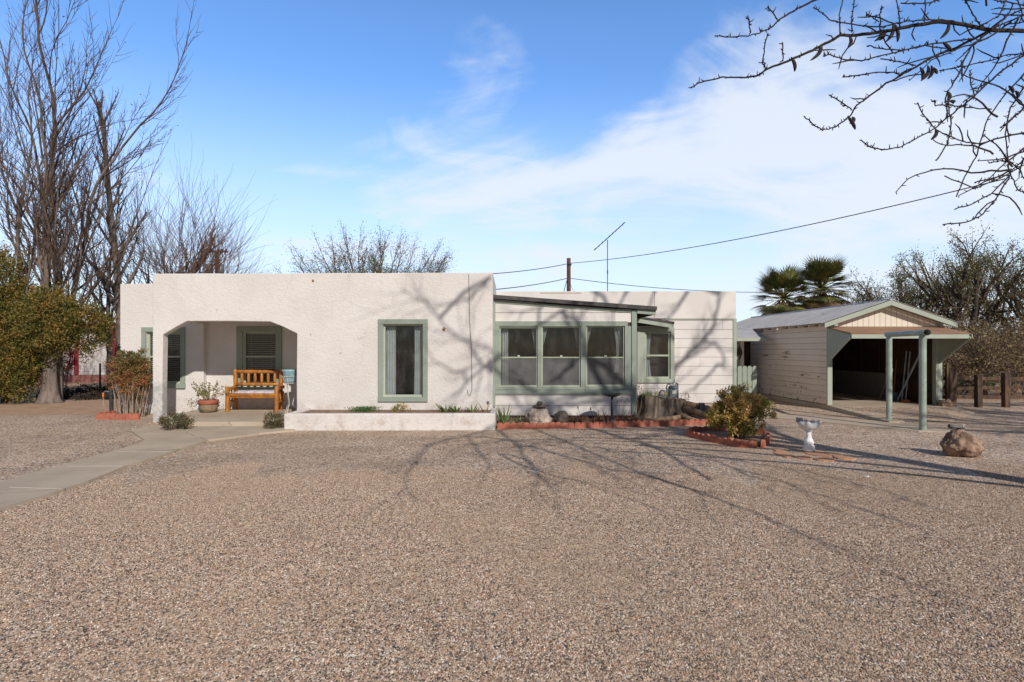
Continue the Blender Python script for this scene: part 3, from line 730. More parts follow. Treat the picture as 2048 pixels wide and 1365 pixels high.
# sloping roof of the sun room
xe = sx(1311.5)
s = MB(); s.mat(M['roof_dark'])
s.prism([(xl - 0.02, roofz(xl) - 0.085), (xe, roofz(xe) - 0.085), (xe, roofz(xe)), (xl - 0.02, roofz(xl))], 'y', YS - 0.12, 15.28)
s.mat(M['sage']); s.prism([(xr + 0.12, roofz(xr + 0.12) - 0.185), (xe - 0.01, roofz(xe) - 0.185), (xe - 0.01, roofz(xe) - 0.09), (xr + 0.12, roofz(xr + 0.12) - 0.09)], 'y', YS - 0.06, YS - 0.02)
s.box(xe - 0.05, xe - 0.012, YS - 0.019, 15.25, roofz(xe) - 0.18, roofz(xe) - 0.088)
s.mat(M['darkwood'])
for k in range(4): s.bar((xr + 0.06, 13.5 + k * 0.5, roofz(xr) - 0.13), (xe - 0.055, 13.5 + k * 0.5, roofz(xe) - 0.13), 0.045, 0.075)
s.build("lean_to_roof", None, H)

# rear block with panel parapet and siding
YR = 15.3
zt = Z(583, YR); zd = Z(637.5, YR); xr2 = X(1472, YR)
s = MB(); s.box(-0.41, xr2, YR, YR + 0.2, zd, zt); s.build("parapet", M['panel'], H, bevel=0.008)
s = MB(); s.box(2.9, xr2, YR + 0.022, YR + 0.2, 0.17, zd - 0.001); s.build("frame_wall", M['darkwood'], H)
siding(2.9, xr2 - 0.08, 0.17, zd - 0.03, YR, 0.2445, joints=((2, 5.3), (6, 4.9), (9, 4.8), (8, 5.6), (4, 5.0)))
s = MB(); s.box(2.9, xr2 - 0.02, YR + 0.03, YR + 0.2, 0, 0.169); s.build("foundation", M['concrete'], H)
s = MB(); s.box(X(1330, YR), xr2 - 0.08, YR - 0.02, YR + 0.02, zd - 0.032, zd - 0.002); s.box(xr2 - 0.08, xr2 + 0.012, YR - 0.022, YR + 0.1, 0.12, zd); s.build("trim", M['sageh'], H, bevel=0.003)
s = MB(); s.box(X(1309, YR) - 0.004, X(1309, YR) + 0.004, YR - 0.006, YR, Z(637, YR), Z(583, YR)); s.build("panel_joint", M['wood_handle'], H); s = MB(); s.box(X(1080, YR), X(1163, YR), YR - 0.006, YR, Z(587, YR), Z(586, YR)); s.build("panel_joint", M['wood_handle'], H)
# bump-out with small canopy
YC = 14.8
bx0, bx1 = 3.0, X(1348, YC)
cw = (X(1290, YC), X(1341, YC), Z(758, YC), Z(664, YC))
s = MB(); s.box(bx0, cw[0], YC + 0.02, YC + 0.1, 0.1, 2.2); s.box(cw[1], bx1, YC + 0.02, YC + 0.1, 0.1, 2.2); s.box(cw[0], cw[1], YC + 0.02, YC + 0.1, 0.1, cw[2]); s.box(cw[0], cw[1], YC + 0.02, YC + 0.1, cw[3], 2.2); s.box(bx1 - 0.03, bx1, YC + 0.1, YR - 0.001, 0.1, 2.2)
s.build("bay_wall", M['siding'], H)
siding(bx0, bx1, 0.1, cw[2] - 0.13, YC, 0.2445)
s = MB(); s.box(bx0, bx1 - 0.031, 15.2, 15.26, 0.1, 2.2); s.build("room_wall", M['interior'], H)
w4 = trim("window", cw[0], cw[1], cw[2], cw[3], YC + 0.018, 0.10, M['sageh'], 0.035, sill=0.01, wl=0.2, wr=0.10)
sash(w4, cw[0], cw[1], cw[2], cw[3], YC + 0.03, 0.045, Z(711.5, YC)); curtain(w4, cw[0] + 0.02, cw[0] + 0.2, cw[2] + 0.05, cw[3] - 0.02, YC + 0.16, 3, 0.2, 4)
cz = lambda x: 2.293 + (X(1348.5, 14.5) - x) * 0.155
s = MB(); s.mat(M['roof_dark']); xa, xb = 2.95, X(1348.5, 14.5)
s.prism([(xa, cz(xa) - 0.05), (xb, cz(xb) - 0.05), (xb, cz(xb)), (xa, cz(xa))], 'y', 14.48, YR - 0.001)
s.mat(M['sageh']); s.prism([(xa, cz(xa) - 0.16), (xb - 0.01, cz(xb) - 0.16), (xb - 0.01, cz(xb) - 0.052), (xa, cz(xa) - 0.052)], 'y', 14.50, 14.53)
s.mat(M['darkwood']); s.prism([(xa, cz(xa) - 0.10), (xb - 0.02, cz(xb) - 0.10), (xb - 0.02, cz(xb) - 0.055), (xa, cz(xa) - 0.055)], 'y', 14.535, YR - 0.002)
s.build("canopy", None, H)
# thin conduit and rust spot on the front wall
s = MB(); s.tube([at(937.5, 549, YF - 0.008), at(939.5, 650, YF - 0.008), at(943, 700, YF - 0.008), at(944, 780, YF - 0.008), at(940, 792, YF - 0.01), at(936, 788, YF - 0.01), at(935, 781, YF - 0.01)], 0.006, 5); s.build("conduit", M['grey_metal'], H)
s = MB(); s.blob(at(888, 659, YF - 0.0), (0.035, 0.012, 0.045), 3, 0.5, 2); s.build("rust_spot", M['wood_handle'], H); s = MB(); s.blob(at(626, 562, YF), (0.03, 0.01, 0.03), 4, 0.5, 2); s.build("rust_spot", M['wood_handle'], H)
s = MB(); s.box(-7.845, -7.80, 13.9, 14.0, 3.2, 3.235); s.tube([(-7.86, 14.1, 3.2), (-7.86, 14.1, 3.42)], 0.02, 8); s.build("vent_pipe", M['grey_metal'], H)

# ------------------------------------------------------------------ planter
PL = empty("planter", (-2.4, 11.9, 0), "long low white stucco planter box against the front wall", "planter")
s = MB(); s.prism([(-4.48, 11.28), (-0.33, 11.33), (-0.33, 12.49), (-0.45, 12.49), (-0.45, 11.46), (-4.36, 11.41), (-4.36, 12.49), (-4.48, 12.49)], 'z', -0.02, 0.335)
s.build("planter_wall", M['stucco'], PL, bevel=0.03)
s = MB(); s.box(-4.37, -0.44, 11.4, 12.495, 0.1, 0.285); s.build("soil", M['soil'], PL)

# ------------------------------------------------------------------ plants
def bush(name, c, rx, ry, z0, z1, n, ls, mat, label, cat="shrub", group=None, stems=10, stem_r=0.006, clusters=60, stem_mat=None, spread=0.25, core=0.55, cr=0.16, lw=0.5, top_bias=0.0, stem_foot=0.3, lumps=0.25, seed=1, tip=0.0):
    rnd = random.Random(seed); random.seed(seed)
    root = empty(name, (c[0], c[1], 0), label, cat, group)
    lf = MB(); st = MB(); zc = (z0 + z1) / 2; hz = (z1 - z0) / 2; pts = []
    while len(pts) < clusters:
        d = Vector((rnd.gauss(0, 1), rnd.gauss(0, 1), rnd.gauss(0, 1))).normalized(); r = core + (1 - core) * rnd.random()
        r *= 1 + lumps * noise.noise(d * 1.8 + Vector((seed, 0, 0)))
        sq = 1.0
        pts.append(Vector((c[0] + d.x * rx * r, c[1] + d.y * ry * r, zc + d.z * hz * r * sq)))
    per = n // clusters
    for p in pts:
        k = cr * rnd.uniform(0.6, 1.3); out = (p - Vector((c[0], c[1], zc)));
        out = out.normalized() if out.length > 0 else Vector((0, 0, 1))
        for j in range(per):
            o = Vector((rnd.gauss(0, 1), rnd.gauss(0, 1), rnd.gauss(0, 1))); o = o.normalized() * k * rnd.random() ** 0.6
            q = p + o
            if q.z < 0.01: q.z = 0.01 + rnd.random() * 0.03
            d = (out * 0.6 + Vector((rnd.gauss(0, 1), rnd.gauss(0, 1), rnd.gauss(0, 1))) * 0.7 + Vector((0, 0, 0.25)))
            l = ls * rnd.uniform(0.6, 1.3); lf.leaf(q, d, l, l * lw)
    for i in range(stems):
        p = pts[rnd.randrange(len(pts))]; a = rnd.uniform(0, 6.28); b = Vector((c[0] + math.cos(a) * rx * stem_foot * rnd.random(), c[1] + math.sin(a) * ry * stem_foot * rnd.random(), 0.0))
        m = b.lerp(p, 0.5) + Vector((rnd.uniform(-1, 1), rnd.uniform(-1, 1), 0)) * 0.05 * rx; m.z += (p.z - b.z) * 0.12
        st.tube([b, m, p], [stem_r * 1.3, stem_r, stem_r * 0.5], 5)
    lf.build("foliage", mat, root)
    if stems: st.build("stems", stem_mat or M['twig'], root)
    return root


# ------------------------------------------------------------------ edging blocks: one scalloped block copied
def edging_block(n=2, w=0.131, h=0.125, th=0.05):
    s = MB()
    pts = [(-n * w / 2, -0.03), (n * w / 2, -0.03)]
    for k in range(n):
        cx = n * w / 2 - w * (k + 0.5)
        for j in range(9):
            t = j / 8 * math.pi; pts.append((cx + math.cos(t) * w * 0.485, h - 0.055 + math.sin(t) * 0.055))
    s.prism(pts, 'y', -th / 2, th / 2)
    return s.build("edging_block", M['brick'], None, bevel=0.003, origin=Vector((0, 0, 0)))


EB = edging_block(); used = [False]
ORD = 'first second third fourth fifth sixth seventh eighth ninth tenth eleventh twelfth thirteenth fourteenth fifteenth sixteenth seventeenth eighteenth nineteenth twentieth'.split()
def edge_run(pts, label, group, z=0.0, wob=0.01, seed=1):
    rnd = random.Random(seed); L = 0.262
    P = [Vector((p[0], p[1], 0)) for p in pts]; seg = 0; pos = P[0].copy(); carry = 0
    total = sum((P[i + 1] - P[i]).length for i in range(len(P) - 1)); n = int(total / L)
    def where(d):
        for i in range(len(P) - 1):
            l = (P[i + 1] - P[i]).length
            if d <= l or i == len(P) - 2: return P[i].lerp(P[i + 1], d / l)
            d -= l
    for k in range(n):
        a = where(k * L); b = where((k + 1) * L); c = (a + b) / 2
        o = EB if not used[0] else EB.copy()
        if used[0]: COL.objects.link(o)
        used[0] = True
        o.location = (c.x, c.y, z + rnd.uniform(-0.012, 0.008)); o.rotation_euler = (rnd.uniform(-0.12, 0.10), rnd.uniform(-0.05, 0.05), math.atan2(b.y - a.y, b.x - a.x) + rnd.uniform(-0.03, 0.03))
        tag(o, label % ORD[k], "edging", group)


edge_run([(-0.30, 11.56), (0.6, 11.60), (1.5, 11.72), (2.4, 11.86), (3.3, 12.02), (4.0, 12.15), (4.5, 12.35)], "red scalloped edging block below the triple window, %s from the white planter", "scalloped blocks in front of the sun room bed", seed=2)
edge_run([(4.55, 12.5), (4.75, 13.2), (4.85, 14.0)], "red scalloped edging block behind the stump, %s in the row running back", "scalloped blocks running back beside the stump", seed=3)
ring = [gnd(1374, 873), gnd(1405, 881), gnd(1440, 888), gnd(1475, 895), gnd(1520, 896.5)]
edge_run([(p.x, p.y) for p in ring], "red scalloped edging block before the round bush, %s from the ring's left end", "scalloped blocks in front of the round bush", seed=4)
edge_run([(p.x, p.y) for p in [gnd(1524, 896), gnd(1538, 886), gnd(1536, 874)]], "red scalloped edging block on the bush ring's right end, %s from the front", "scalloped blocks right of the round bush", seed=5)
edge_run([(p.x, p.y) for p in [gnd(1530, 871), gnd(1480, 866), gnd(1430, 864), gnd(1385, 866), gnd(1372, 871)]], "red scalloped edging block behind the round bush, %s from the ring's right end", "scalloped blocks behind the round bush", seed=6)
edge_run([(-9.5, 13.15), (-8.65, 13.0), (-8.45, 13.1)], "red scalloped edging block before the tall cane bush, %s from the left", "scalloped blocks round the tall russet bush", z=0.03, seed=7)
edge_run([(-9.52, 13.25), (-9.5, 13.8)], "red scalloped edging block left of the tall cane bush, %s from the front", "scalloped blocks round the tall russet bush", z=0.03, seed=8)
s = MB(); s.prism([(p.x, p.y) for p in [gnd(1378, 872), gnd(1405, 879), gnd(1440, 886), gnd(1475, 893), gnd(1518, 894), gnd(1532, 884), gnd(1530, 873), gnd(1480, 867), gnd(1430, 865), gnd(1385, 867)]], 'z', -0.02, 0.03)
tag(s.build("ring_soil", M['soil']), kind='structure')

bush("bush", (4.02, 10.2), 0.54, 0.48, 0.03, 0.96, 24000, 0.040, M['L_hedge'], "dense round yellow-green bush with orange tips inside the red edging ring", stems=26, clusters=260, cr=0.085, core=0.3, lumps=0.42, seed=11, stem_r=0.007)
bush("bush", (-9.02, 13.6), 0.50, 0.38, 0.46, 1.64, 26000, 0.040, M['L_nand'], "tall trimmed russet and green bush with bare cane stems left of the porch column", stems=0, clusters=260, cr=0.10, core=0.3, lumps=0.3, seed=12)
rb = [o for o in COL.objects if o.name == "bush.001"][0]
rnd = random.Random(4); st = MB()
for i in range(46):
    a = rnd.uniform(0, 6.28); r = rnd.random() ** 0.5; b = Vector((-9.0 + 0.30 * r * math.cos(a), 13.55 + 0.26 * r * math.sin(a), 0)); t = b + Vector((0.13 * r * math.cos(a) + rnd.gauss(0, 0.05), 0.1 * r * math.sin(a), rnd.uniform(0.6, 1.0)))
    m = b.lerp(t, 0.5) + Vector((rnd.gauss(0, 0.02), rnd.gauss(0, 0.02), 0)); st.tube([b, m, t], [0.011, 0.009, 0.005], 5)
M['cane'] = simple("pale_canes", (0.42, 0.33, 0.24), (0.24, 0.18, 0.13), 14, 0.9)
st.build("stems", M['cane'], rb)
bush("low_shrub", (-6.62, 11.25), 0.33, 0.26, 0.02, 0.33, 2600, 0.034, M['L_low'], "low brown-green shrub at the foot of the porch column", stems=14, clusters=60, cr=0.07, seed=13)
bush("low_shrub", (-4.72, 11.42), 0.22, 0.16, 0.02, 0.36, 2000, 0.032, M['L_low'], "low brown-green shrub against the left end of the white planter", stems=12, clusters=46, cr=0.07, seed=14)

# plants in the planter
s = MB(); random.seed(8)
for i in range(900):
    x = X(random.gauss(728, 14), 12.2); q = Vector((x, 12.2 + random.gauss(0, 0.12), 0.28 + random.random() * 0.09)); s.leaf(q, Vector((random.gauss(0, 1), random.gauss(0, 1), 0.8)), 0.03, 0.02)
tag(s.build("ground_cover", M['L_clover']), "flat green leafy patch left of the draped window, in the planter", "plant")
bush("dry_plant", (X(798, 12.2), 12.2), 0.22, 0.12, 0.27, 0.42, 500, 0.035, M['L_hedge'], "small dry yellow plant in the planter below the draped window", "plant", stems=8, stem_r=0.003, clusters=30, cr=0.05, seed=15)


def rosette(name, c, n, ln, w, mat, label, seed=1, up=(0.5, 1.5), droop=0.35, spread=0.03, group=None, cat="plant"):
    rnd = random.Random(seed); s = MB()
    for i in range(n):
        a = rnd.uniform(0, 6.28); e = rnd.uniform(*up); d = Vector((math.cos(a), math.sin(a), e)); p = Vector((c[0] + math.cos(a) * spread * rnd.random(), c[1] + math.sin(a) * spread * rnd.random(), c[2]))
        s.blade(p, d, ln * rnd.uniform(0.6, 1.15), w, droop, face=Vector((math.sin(a) * 0.2, -math.cos(a) * 0.2, 1)) if e < 1.2 else Vector((rnd.uniform(-1, 1), rnd.uniform(-1, 1), 0.3)))
    return tag(s.build(name, mat, origin=Vector(c)), label, cat, group)


for px, n, l, lab in ((893, 26, 0.26, "leftmost green agave clump at the right end of the planter"), (912, 24, 0.24, "second green agave clump from the left in the planter"), (945, 22, 0.26, "green agave clump in the planter between the conduit and the garden light")):
    rosette("agave", (X(px, 12.1), 12.1, 0.27), n, l, 0.045, M['L_agave'], lab, px, spread=0.10)
rosette("iris", (X(968, 12.05), 12.05, 0.27), 6, 0.33, 0.02, M['L_grass'], "thin upright leaves beside the garden light at the planter's right end", 6, (1.2, 2.5), 0.5)
gl = empty("garden_light", (X(975, 12.0), 12.0, 0.28), "small globe garden light on a thin stake in the planter's right corner", "garden light")
s = MB(); s.tube([(X(975, 12.0), 12.0, 0.28), (X(976, 12.0), 12.0, 0.45)], 0.005, 5); s.build("stake", M['iron'], gl)
s = MB(); s.blob((X(976, 12), 12.0, 0.485), (0.035, 0.035, 0.042), 1, 0.0, 2); s.build("globe", M['grey_metal'], gl, smooth=True)
# plants in the bed
rosette("agave", (X(1009, 12.05), 12.05, 0.04), 26, 0.42, 0.05, M['L_agave'], "larger green sword-leaved plant in the bed next to the planter", 5, (1.0, 3.0), 0.25, spread=0.08)
rosette("agave", (X(1036, 12.1), 12.1, 0.04), 16, 0.22, 0.03, M['L_agave'], "small green sword-leaved plant beside the pale boulder", 9, (0.9, 2.5), 0.25, spread=0.05)
alo = [(1148, 12.2, "reddish aloe clump just right of the dark round rock"), (1162, 12.3, "second reddish aloe clump right of the dark round rock"), (1186, 12.25, "reddish aloe clump left of the dark birdbath with a tall dry stalk"), (1203, 12.4, "reddish aloe clump close to the left of the dark birdbath foot"),
       (1217, 12.2, "small reddish aloe clump in front of the dark birdbath foot"), (1240, 12.4, "reddish aloe clump just right of the dark birdbath"), (1262, 12.35, "reddish aloe clump below the corner post of the sun room"), (1278, 12.3, "reddish aloe clump left of the tree stump roots")]
for i, (px, y, lab) in enumerate(alo):
    rosette("aloe", (X(px, y), y, 0.04), 26, 0.24, 0.022, M['L_aloe'], lab, 30 + i, (0.7, 2.6), 0.2, spread=0.10, group="reddish aloes in the sun room bed")
for px, top_, base, lab in ((1160, 816, 842, "single dry flower stalk right of the dark round rock"), (1185, 818, 842, "dry flower stalk standing left of the dark birdbath")):
    s = MB(); a = at(px, base, 12.4); b = at(px - 4, top_, 12.4); s.tube([a, a.lerp(b, 0.5) + Vector((0.02, 0, 0)), b], [0.005, 0.004, 0.003], 5); s.blob(tuple(b), (0.014, 0.014, 0.04), px, 0.3, 2); tag(s.build("flower_stalk", M['L_aloe']), lab, "plant")
s = MB(); random.seed(3)
for k in range(7):
    b = at(1236 + k * 1.2, 835, 12.6); t = at(1226 + k * 4.5, 796 + random.uniform(-4, 8), 12.6); s.tube([b, b.lerp(t, 0.6), t], [0.003, 0.0025, 0.002], 4)
    for j in range(6): s.leaf(t, Vector((random.gauss(0, 1), random.gauss(0, 1), random.gauss(0, 1))), 0.03, 0.012)
tag(s.build("dry_weed", M['twig_near']), "thin dark dry weed with small seed heads right of the dark birdbath", "plant")

# rocks
s = MB(); s.blob((X(1076, 12.15), 12.2, 0.15), (0.27, 0.2, 0.24), 2, 0.22, 4); tag(s.build("boulder", M['rock_white'], smooth=True), "large pale boulder in the bed with flat stones stacked on it", "rock")
s = MB(); s.blob((X(1081, 12.15), 12.15, 0.395), (0.16, 0.12, 0.035), 5, 0.3, 3); tag(s.build("flat_stone", M['rock_dark'], smooth=True), "flat dark stone lying on top of the pale boulder", "rock")
s = MB(); s.blob((X(1079, 12.15), 12.15, 0.455), (0.07, 0.06, 0.045), 7, 0.3, 3); tag(s.build("round_stone", M['rock_dark'], smooth=True), "small round stone on top of the flat stone over the pale boulder", "rock")
s = MB(); s.blob((X(1123, 12.2), 12.25, 0.13), (0.165, 0.13, 0.155), 9, 0.15, 4); tag(s.build("dark_rock", M['rock_dark'], smooth=True), "dark round rock in the bed, right of the pale boulder", "rock")
s = MB(); s.blob((6.72, 8.62, 0.16), (0.26, 0.215, 0.21), 22, 0.36, 5, 1.1); tag(s.build("boulder", M['rock'], smooth=True), "rough tan boulder alone on the gravel with a tap on it", "rock")
s = MB(); s.blob((X(1891, 15.1), 15.1, 0.12), (0.17, 0.16, 0.18), 14, 0.3, 4); tag(s.build("boulder", M['rock'], smooth=True), "small tan boulder leaning by the right garage post", "rock")
tp = empty("tap", (6.66, 8.6, 0.38), "small metal tap fitting on top of the rough tan boulder", "tap")
s = MB(); s.tube([(6.68, 8.62, 0.33), (6.68, 8.62, 0.43)], 0.014, 8); s.tube([(6.60, 8.62, 0.435), (6.72, 8.6, 0.43), (6.76, 8.6, 0.42)], [0.02, 0.018, 0.014], 8); s.tube([(6.55, 8.62, 0.45), (6.60, 8.62, 0.435)], 0.03, 8); s.build("pipe", M['iron'], tp)
s = MB(); s.tube([(6.75, 8.6, 0.42), (6.75, 8.6, 0.46)], 0.01, 6); s.lathe([(0.001, 0), (0.02, 0.003), (0.02, 0.012), (0.001, 0.015)], (6.75, 8.6, 0.46), 10); s.build("handle", M['white_metal'], tp)

# dark birdbath in the bed
bb = (X(1224, 12.1), 12.1)
B1 = empty("birdbath", (bb[0], bb[1], 0.04), "slim dark metal birdbath standing in the bed under the window", "birdbath")
s = MB(); s.lathe([(0.02, 0.0), (0.10, 0.0), (0.10, 0.02), (0.06, 0.05), (0.045, 0.10), (0.055, 0.12), (0.03, 0.15), (0.026, 0.56)], (bb[0], bb[1], 0.04), 14); s.build("pedestal", M['iron'], B1, smooth=True)
s = MB(); s.lathe([(0.03, 0.0), (0.09, 0.01), (0.18, 0.05), (0.225, 0.068), (0.225, 0.076), (0.17, 0.062), (0.08, 0.03), (0.001, 0.025)], (bb[0], bb[1], 0.595), 24); s.build("bowl", M['iron'], B1, smooth=True)
s = MB(); s.blob((bb[0] - 0.06, bb[1], 0.675), (0.02, 0.02, 0.035), 2, 0.2, 2); s.build("ornament", M['iron'], B1)

# white shell birdbath on the gravel
wb = (4.62, 8.95)
B2 = empty("birdbath", (wb[0], wb[1], 0), "chipped white fluted birdbath with a shell bowl on flagstones", "birdbath")
flu = lambda t, z: 1 + 0.06 * math.cos(8 * t)
s = MB(); s.mat(M['white_paint']); s.lathe([(0.085, 0.02), (0.088, 0.05), (0.075, 0.065), (0.083, 0.08), (0.083, 0.10), (0.065, 0.115)], (wb[0], wb[1], 0), 24)
s.lathe([(0.062, 0.115), (0.075, 0.15), (0.058, 0.20), (0.036, 0.235), (0.04, 0.25), (0.034, 0.27), (0.045, 0.325)], (wb[0], wb[1], 0), 24, flu); s.lathe([(0.045, 0.325), (0.068, 0.333), (0.068, 0.348), (0.045, 0.356)], (wb[0], wb[1], 0), 20); s.build("pedestal", None, B2, smooth=True)
s = MB(); n = 48; prof = [(0.05, 0.345), (0.11, 0.358), (0.16, 0.39), (0.19, 0.435), (0.2, 0.474), (0.178, 0.482), (0.14, 0.44), (0.06, 0.405), (0.001, 0.40)]; vs = []
for i, (r, z) in enumerate(prof):
    for k in range(n):
        t = 2 * math.pi * k / n; a = (r / 0.19) ** 2; vs.append((wb[0] + .84 * r * (1 + 0.07 * a * math.cos(9 * t)) * math.cos(t), wb[1] + .84 * r * (1 + 0.07 * a * math.cos(9 * t)) * math.sin(t), z + 0.016 * a * math.cos(9 * t)))
s.mat(M['white_paint']); s.add(vs, [(i * n + k, i * n + (k + 1) % n, (i + 1) * n + (k + 1) % n, (i + 1) * n + k) for i in range(5) for k in range(n)])
s.mat(M['rusty']); s.add(vs, [(i * n + k, i * n + (k + 1) % n, (i + 1) * n + (k + 1) % n, (i + 1) * n + k) for i in range(5, 8) for k in range(n)])
s.build("bowl", None, B2, smooth=True)
s = MB(); s.box(wb[0] - 0.18, wb[0] - 0.10, wb[1] - 0.03, wb[1] + 0.05, 0.465, 0.535); tag(s.build("block", M['block'], bevel=0.006), "small grey concrete block on the rim of the white birdbath", "block")
random.seed(12)
for i, (px, py, rx, ry, lab) in enumerate(((1629, 907, .19, .16, "reddish flagstone directly under the white birdbath"), (1567, 910, .13, .12, "tan flagstone at the far left of the white birdbath"), (1608, 917, .13, .06, "narrow flagstone in front left of the white birdbath"),
                                           (1650, 921, .17, .06, "reddish flagstone nearest the camera in front of the white birdbath"), (1668, 911, .12, .08, "flagstone right behind the white birdbath's right side"), (1690, 918, .15, .06, "tan flagstone furthest right of the white birdbath"), (1560, 904, .08, .05, "small flagstone fragment at the left edge of the paving"))):
    c = gnd(px, py); pts = []; m = 9
    for k in range(m):
        t = 2 * math.pi * k / m; q = random.uniform(0.75, 1.1); pts.append((c.x + rx * q * math.cos(t), c.y + ry * 2.2 * q * math.sin(t)))
    s = MB(); s.prism(pts, 'z', -0.02, 0.012 + 0.002 * i); tag(s.build("flagstone", M['flag'], bevel=0.004), lab, "flagstone", "flagstones round the white birdbath")
s = MB(); c = gnd(1728, 955)
for k in range(6): s.leaf(Vector((c.x + random.uniform(-.05, .05), c.y + random.uniform(-.02, .02), 0.01)), Vector((1, random.uniform(-1, 1), 0.1)), 0.05, 0.02)
tag(s.build("paper_scrap", M['white_metal']), "tiny white scrap lying on the gravel right of the birdbath", "litter")

# stump, gas meter, grass
ST = empty("tree_stump", (3.9, 13.3, 0.05), "old grey tree stump with spreading roots at the corner of the house", "tree stump")
s = MB(); s.mat(M['stump']); cx, cy = X(1322, 13.2), 13.3; n = 90; vs = []; L_ = [(0.0, 1.30), (0.07, 1.12), (0.16, 1.02), (0.3, 0.95), (0.40, 0.92), (0.47, 0.90)]
for z, k in L_:
    for i in range(n):
        t = 2 * math.pi * i / n; q = k * (1 + 0.22 * noise.noise(Vector((math.cos(t) * 2.6, math.sin(t) * 2.6, z * 1.2))) + 0.09 * noise.noise(Vector((math.cos(t) * 9, math.sin(t) * 9, z * 2)))); vs.append((cx + 0.60 * q * math.cos(t), cy + 0.36 * q * math.sin(t), z - ((0.05 * math.cos(t) + .05 * noise.noise(Vector((math.cos(t) * 4, math.sin(t) * 4, 3)))) if z > 0.35 else 0) + 0.02))
s.add(vs, [(i * n + k, i * n + (k + 1) % n, (i + 1) * n + (k + 1) % n, (i + 1) * n + k) for i in range(len(L_) - 1) for k in range(n)] + [tuple(range((len(L_) - 1) * n, len(L_) * n))])
s.build("stump_body", None, ST, smooth=False)
s = MB()
for pts, r in (([(3.95, 13.2, .33), (4.42, 12.95, .25), (4.62, 12.8, .1), (4.8, 12.65, .0)], .10), ([(3.9, 13.2, .25), (4.3, 12.75, .14), (4.5, 12.5, .03)], .09), ([(3.9, 12.95, .1), (3.6, 12.7, .08), (3.2, 12.6, .06), (2.9, 12.6, .02)], .07), ([(3.7, 12.95, .15), (3.9, 12.6, .08), (4.2, 12.4, .0)], .06)): s.tube(pts, [r, r * .8, r * .6, r * .3][:len(pts)], 9)
s.build("roots", M['root'], ST, smooth=True)
s = MB(); random.seed(6)
for i in range(170): s.blade(Vector((X(1292, 13.2) + random.gauss(0, .10), 13.15 + random.gauss(0, .08), 0.53)), Vector((random.gauss(0, .4), random.gauss(0, .4), 1)), random.uniform(.08, .2), 0.008, 0.5, 3)
tag(s.build("grass_tuft", M['L_grass']), "tuft of green grass growing on top of the stump's left side", "plant")
s = MB(); random.seed(9)
for px, h in ((1275, .42), (1283, .38), (1309, .45), (1312, .5)):
    b = at(px, 800, 13.4); b.z = 0.1; t = at(px + random.uniform(-4, 4), 800, 13.4); t.z = 0.62 + h * 0.75; s.tube([b, b.lerp(t, .5) + Vector((.02, 0, 0)), t], [.004, .003, .002], 4)
tag(s.build("dry_stalks", M['twig_red']), "thin dry reddish stalks rising over the stump before the small window", "plant")
s = MB()
for i in range(60):
    b = at(1276 + random.gauss(0, 5), 776 + random.gauss(0, 9), 12.9); s.leaf(b, Vector((random.gauss(0, 1), random.gauss(0, 1), 1)), .03, .018)
s.tube([(X(1262, 12.8), 12.8, 0.03), at(1270, 800, 12.9), at(1276, 772, 12.9)], [.004, .003, .002], 4); s.tube([(X(1275, 12.8), 12.8, 0.03), at(1278, 800, 12.9), at(1280, 765, 12.9)], [.004, .003, .002], 4)
tag(s.build("red_flower", M['L_red']), "red flowering stem in front of the sun room's corner post", "plant")
GM = empty("gas_meter", (X(1341, 14.3), 14.3, 0.05), "grey gas meter with regulator and pipes behind the stump", "gas meter")
gx = X(1346, 14.3); s = MB(); s.box(gx - 0.12, gx + 0.11, 14.2, 14.38, 0.40, 0.62); s.lathe([(0.10, 0), (0.12, 0.02), (0.12, 0.06), (0.09, 0.08)], (gx, 14.29, 0.61), 16); s.build("meter_body", M['grey_metal'], GM, bevel=0.03)
s = MB(); s.box(gx - 0.06, gx + 0.05, 14.185, 14.199, 0.50, 0.58); s.build("dial", M['white_metal'], GM)
s = MB(); s.tube([(gx - 0.26, 14.22, 0.5), (gx - 0.26, 14.30, 0.5)], [0.10, 0.10], 18); s.tube([(gx - 0.26, 14.30, 0.5), (gx - 0.26, 14.36, 0.5)], [0.06, 0.06], 12); s.build("regulator", M['grey_metal'], GM, bevel=0.01)
s = MB(); s.tube([(gx - 0.16, 14.3, 0.05), (gx - 0.16, 14.3, 0.66), (gx - 0.14, 14.3, 0.72), (gx - 0.09, 14.3, 0.74), (gx - 0.05, 14.3, 0.70), (gx - 0.04, 14.3, 0.6)], 0.018, 8); s.tube([(gx + 0.12, 14.3, 0.05), (gx + 0.12, 14.3, 0.74), (gx + 0.07, 14.3, 0.76)], 0.02, 8); s.bar((gx - 0.0, 14.3, 0.64), (gx + 0.11, 14.3, 0.74), 0.03, 0.03); s.tube([(gx - 0.42, 14.3, 0.05), (gx - 0.42, 14.3, 0.42), (gx - 0.3, 14.3, 0.5)], 0.02, 8); s.build("pipe", M['grey_metal'], GM)
s = MB(); p = Vector((X(1331, 13.25), 13.2, 0.56))
for k in range(7): s.leaf(p, Vector((math.cos(k * .9), math.sin(k * .9), .6)), .06, .05)
tag(s.build("yellow_flower", M['yellow']), "small yellow flower on the stump top in front of the gas meter", "plant")
s = MB()
for k, px in enumerate((1313, 1323)):
    p = at(px, 790, 13.35); s.prism([(p.x - .035, .54), (p.x + .035, .54), (p.x + .045, .60), (p.x + .01, .64), (p.x - .04, .61)], 'y', 13.3, 13.33)
tag(s.build("stone_figures", M['rock_white'], bevel=.005), "pair of small pale stones standing on the stump", "ornament")
bush("red_sprig", (X(1372, 13.6), 13.6), .10, .08, .3, .62, 160, .03, M['L_nand'], "small reddish plant between the stump and the siding", "plant", stems=6, stem_r=.003, clusters=16, cr=.04, seed=18)
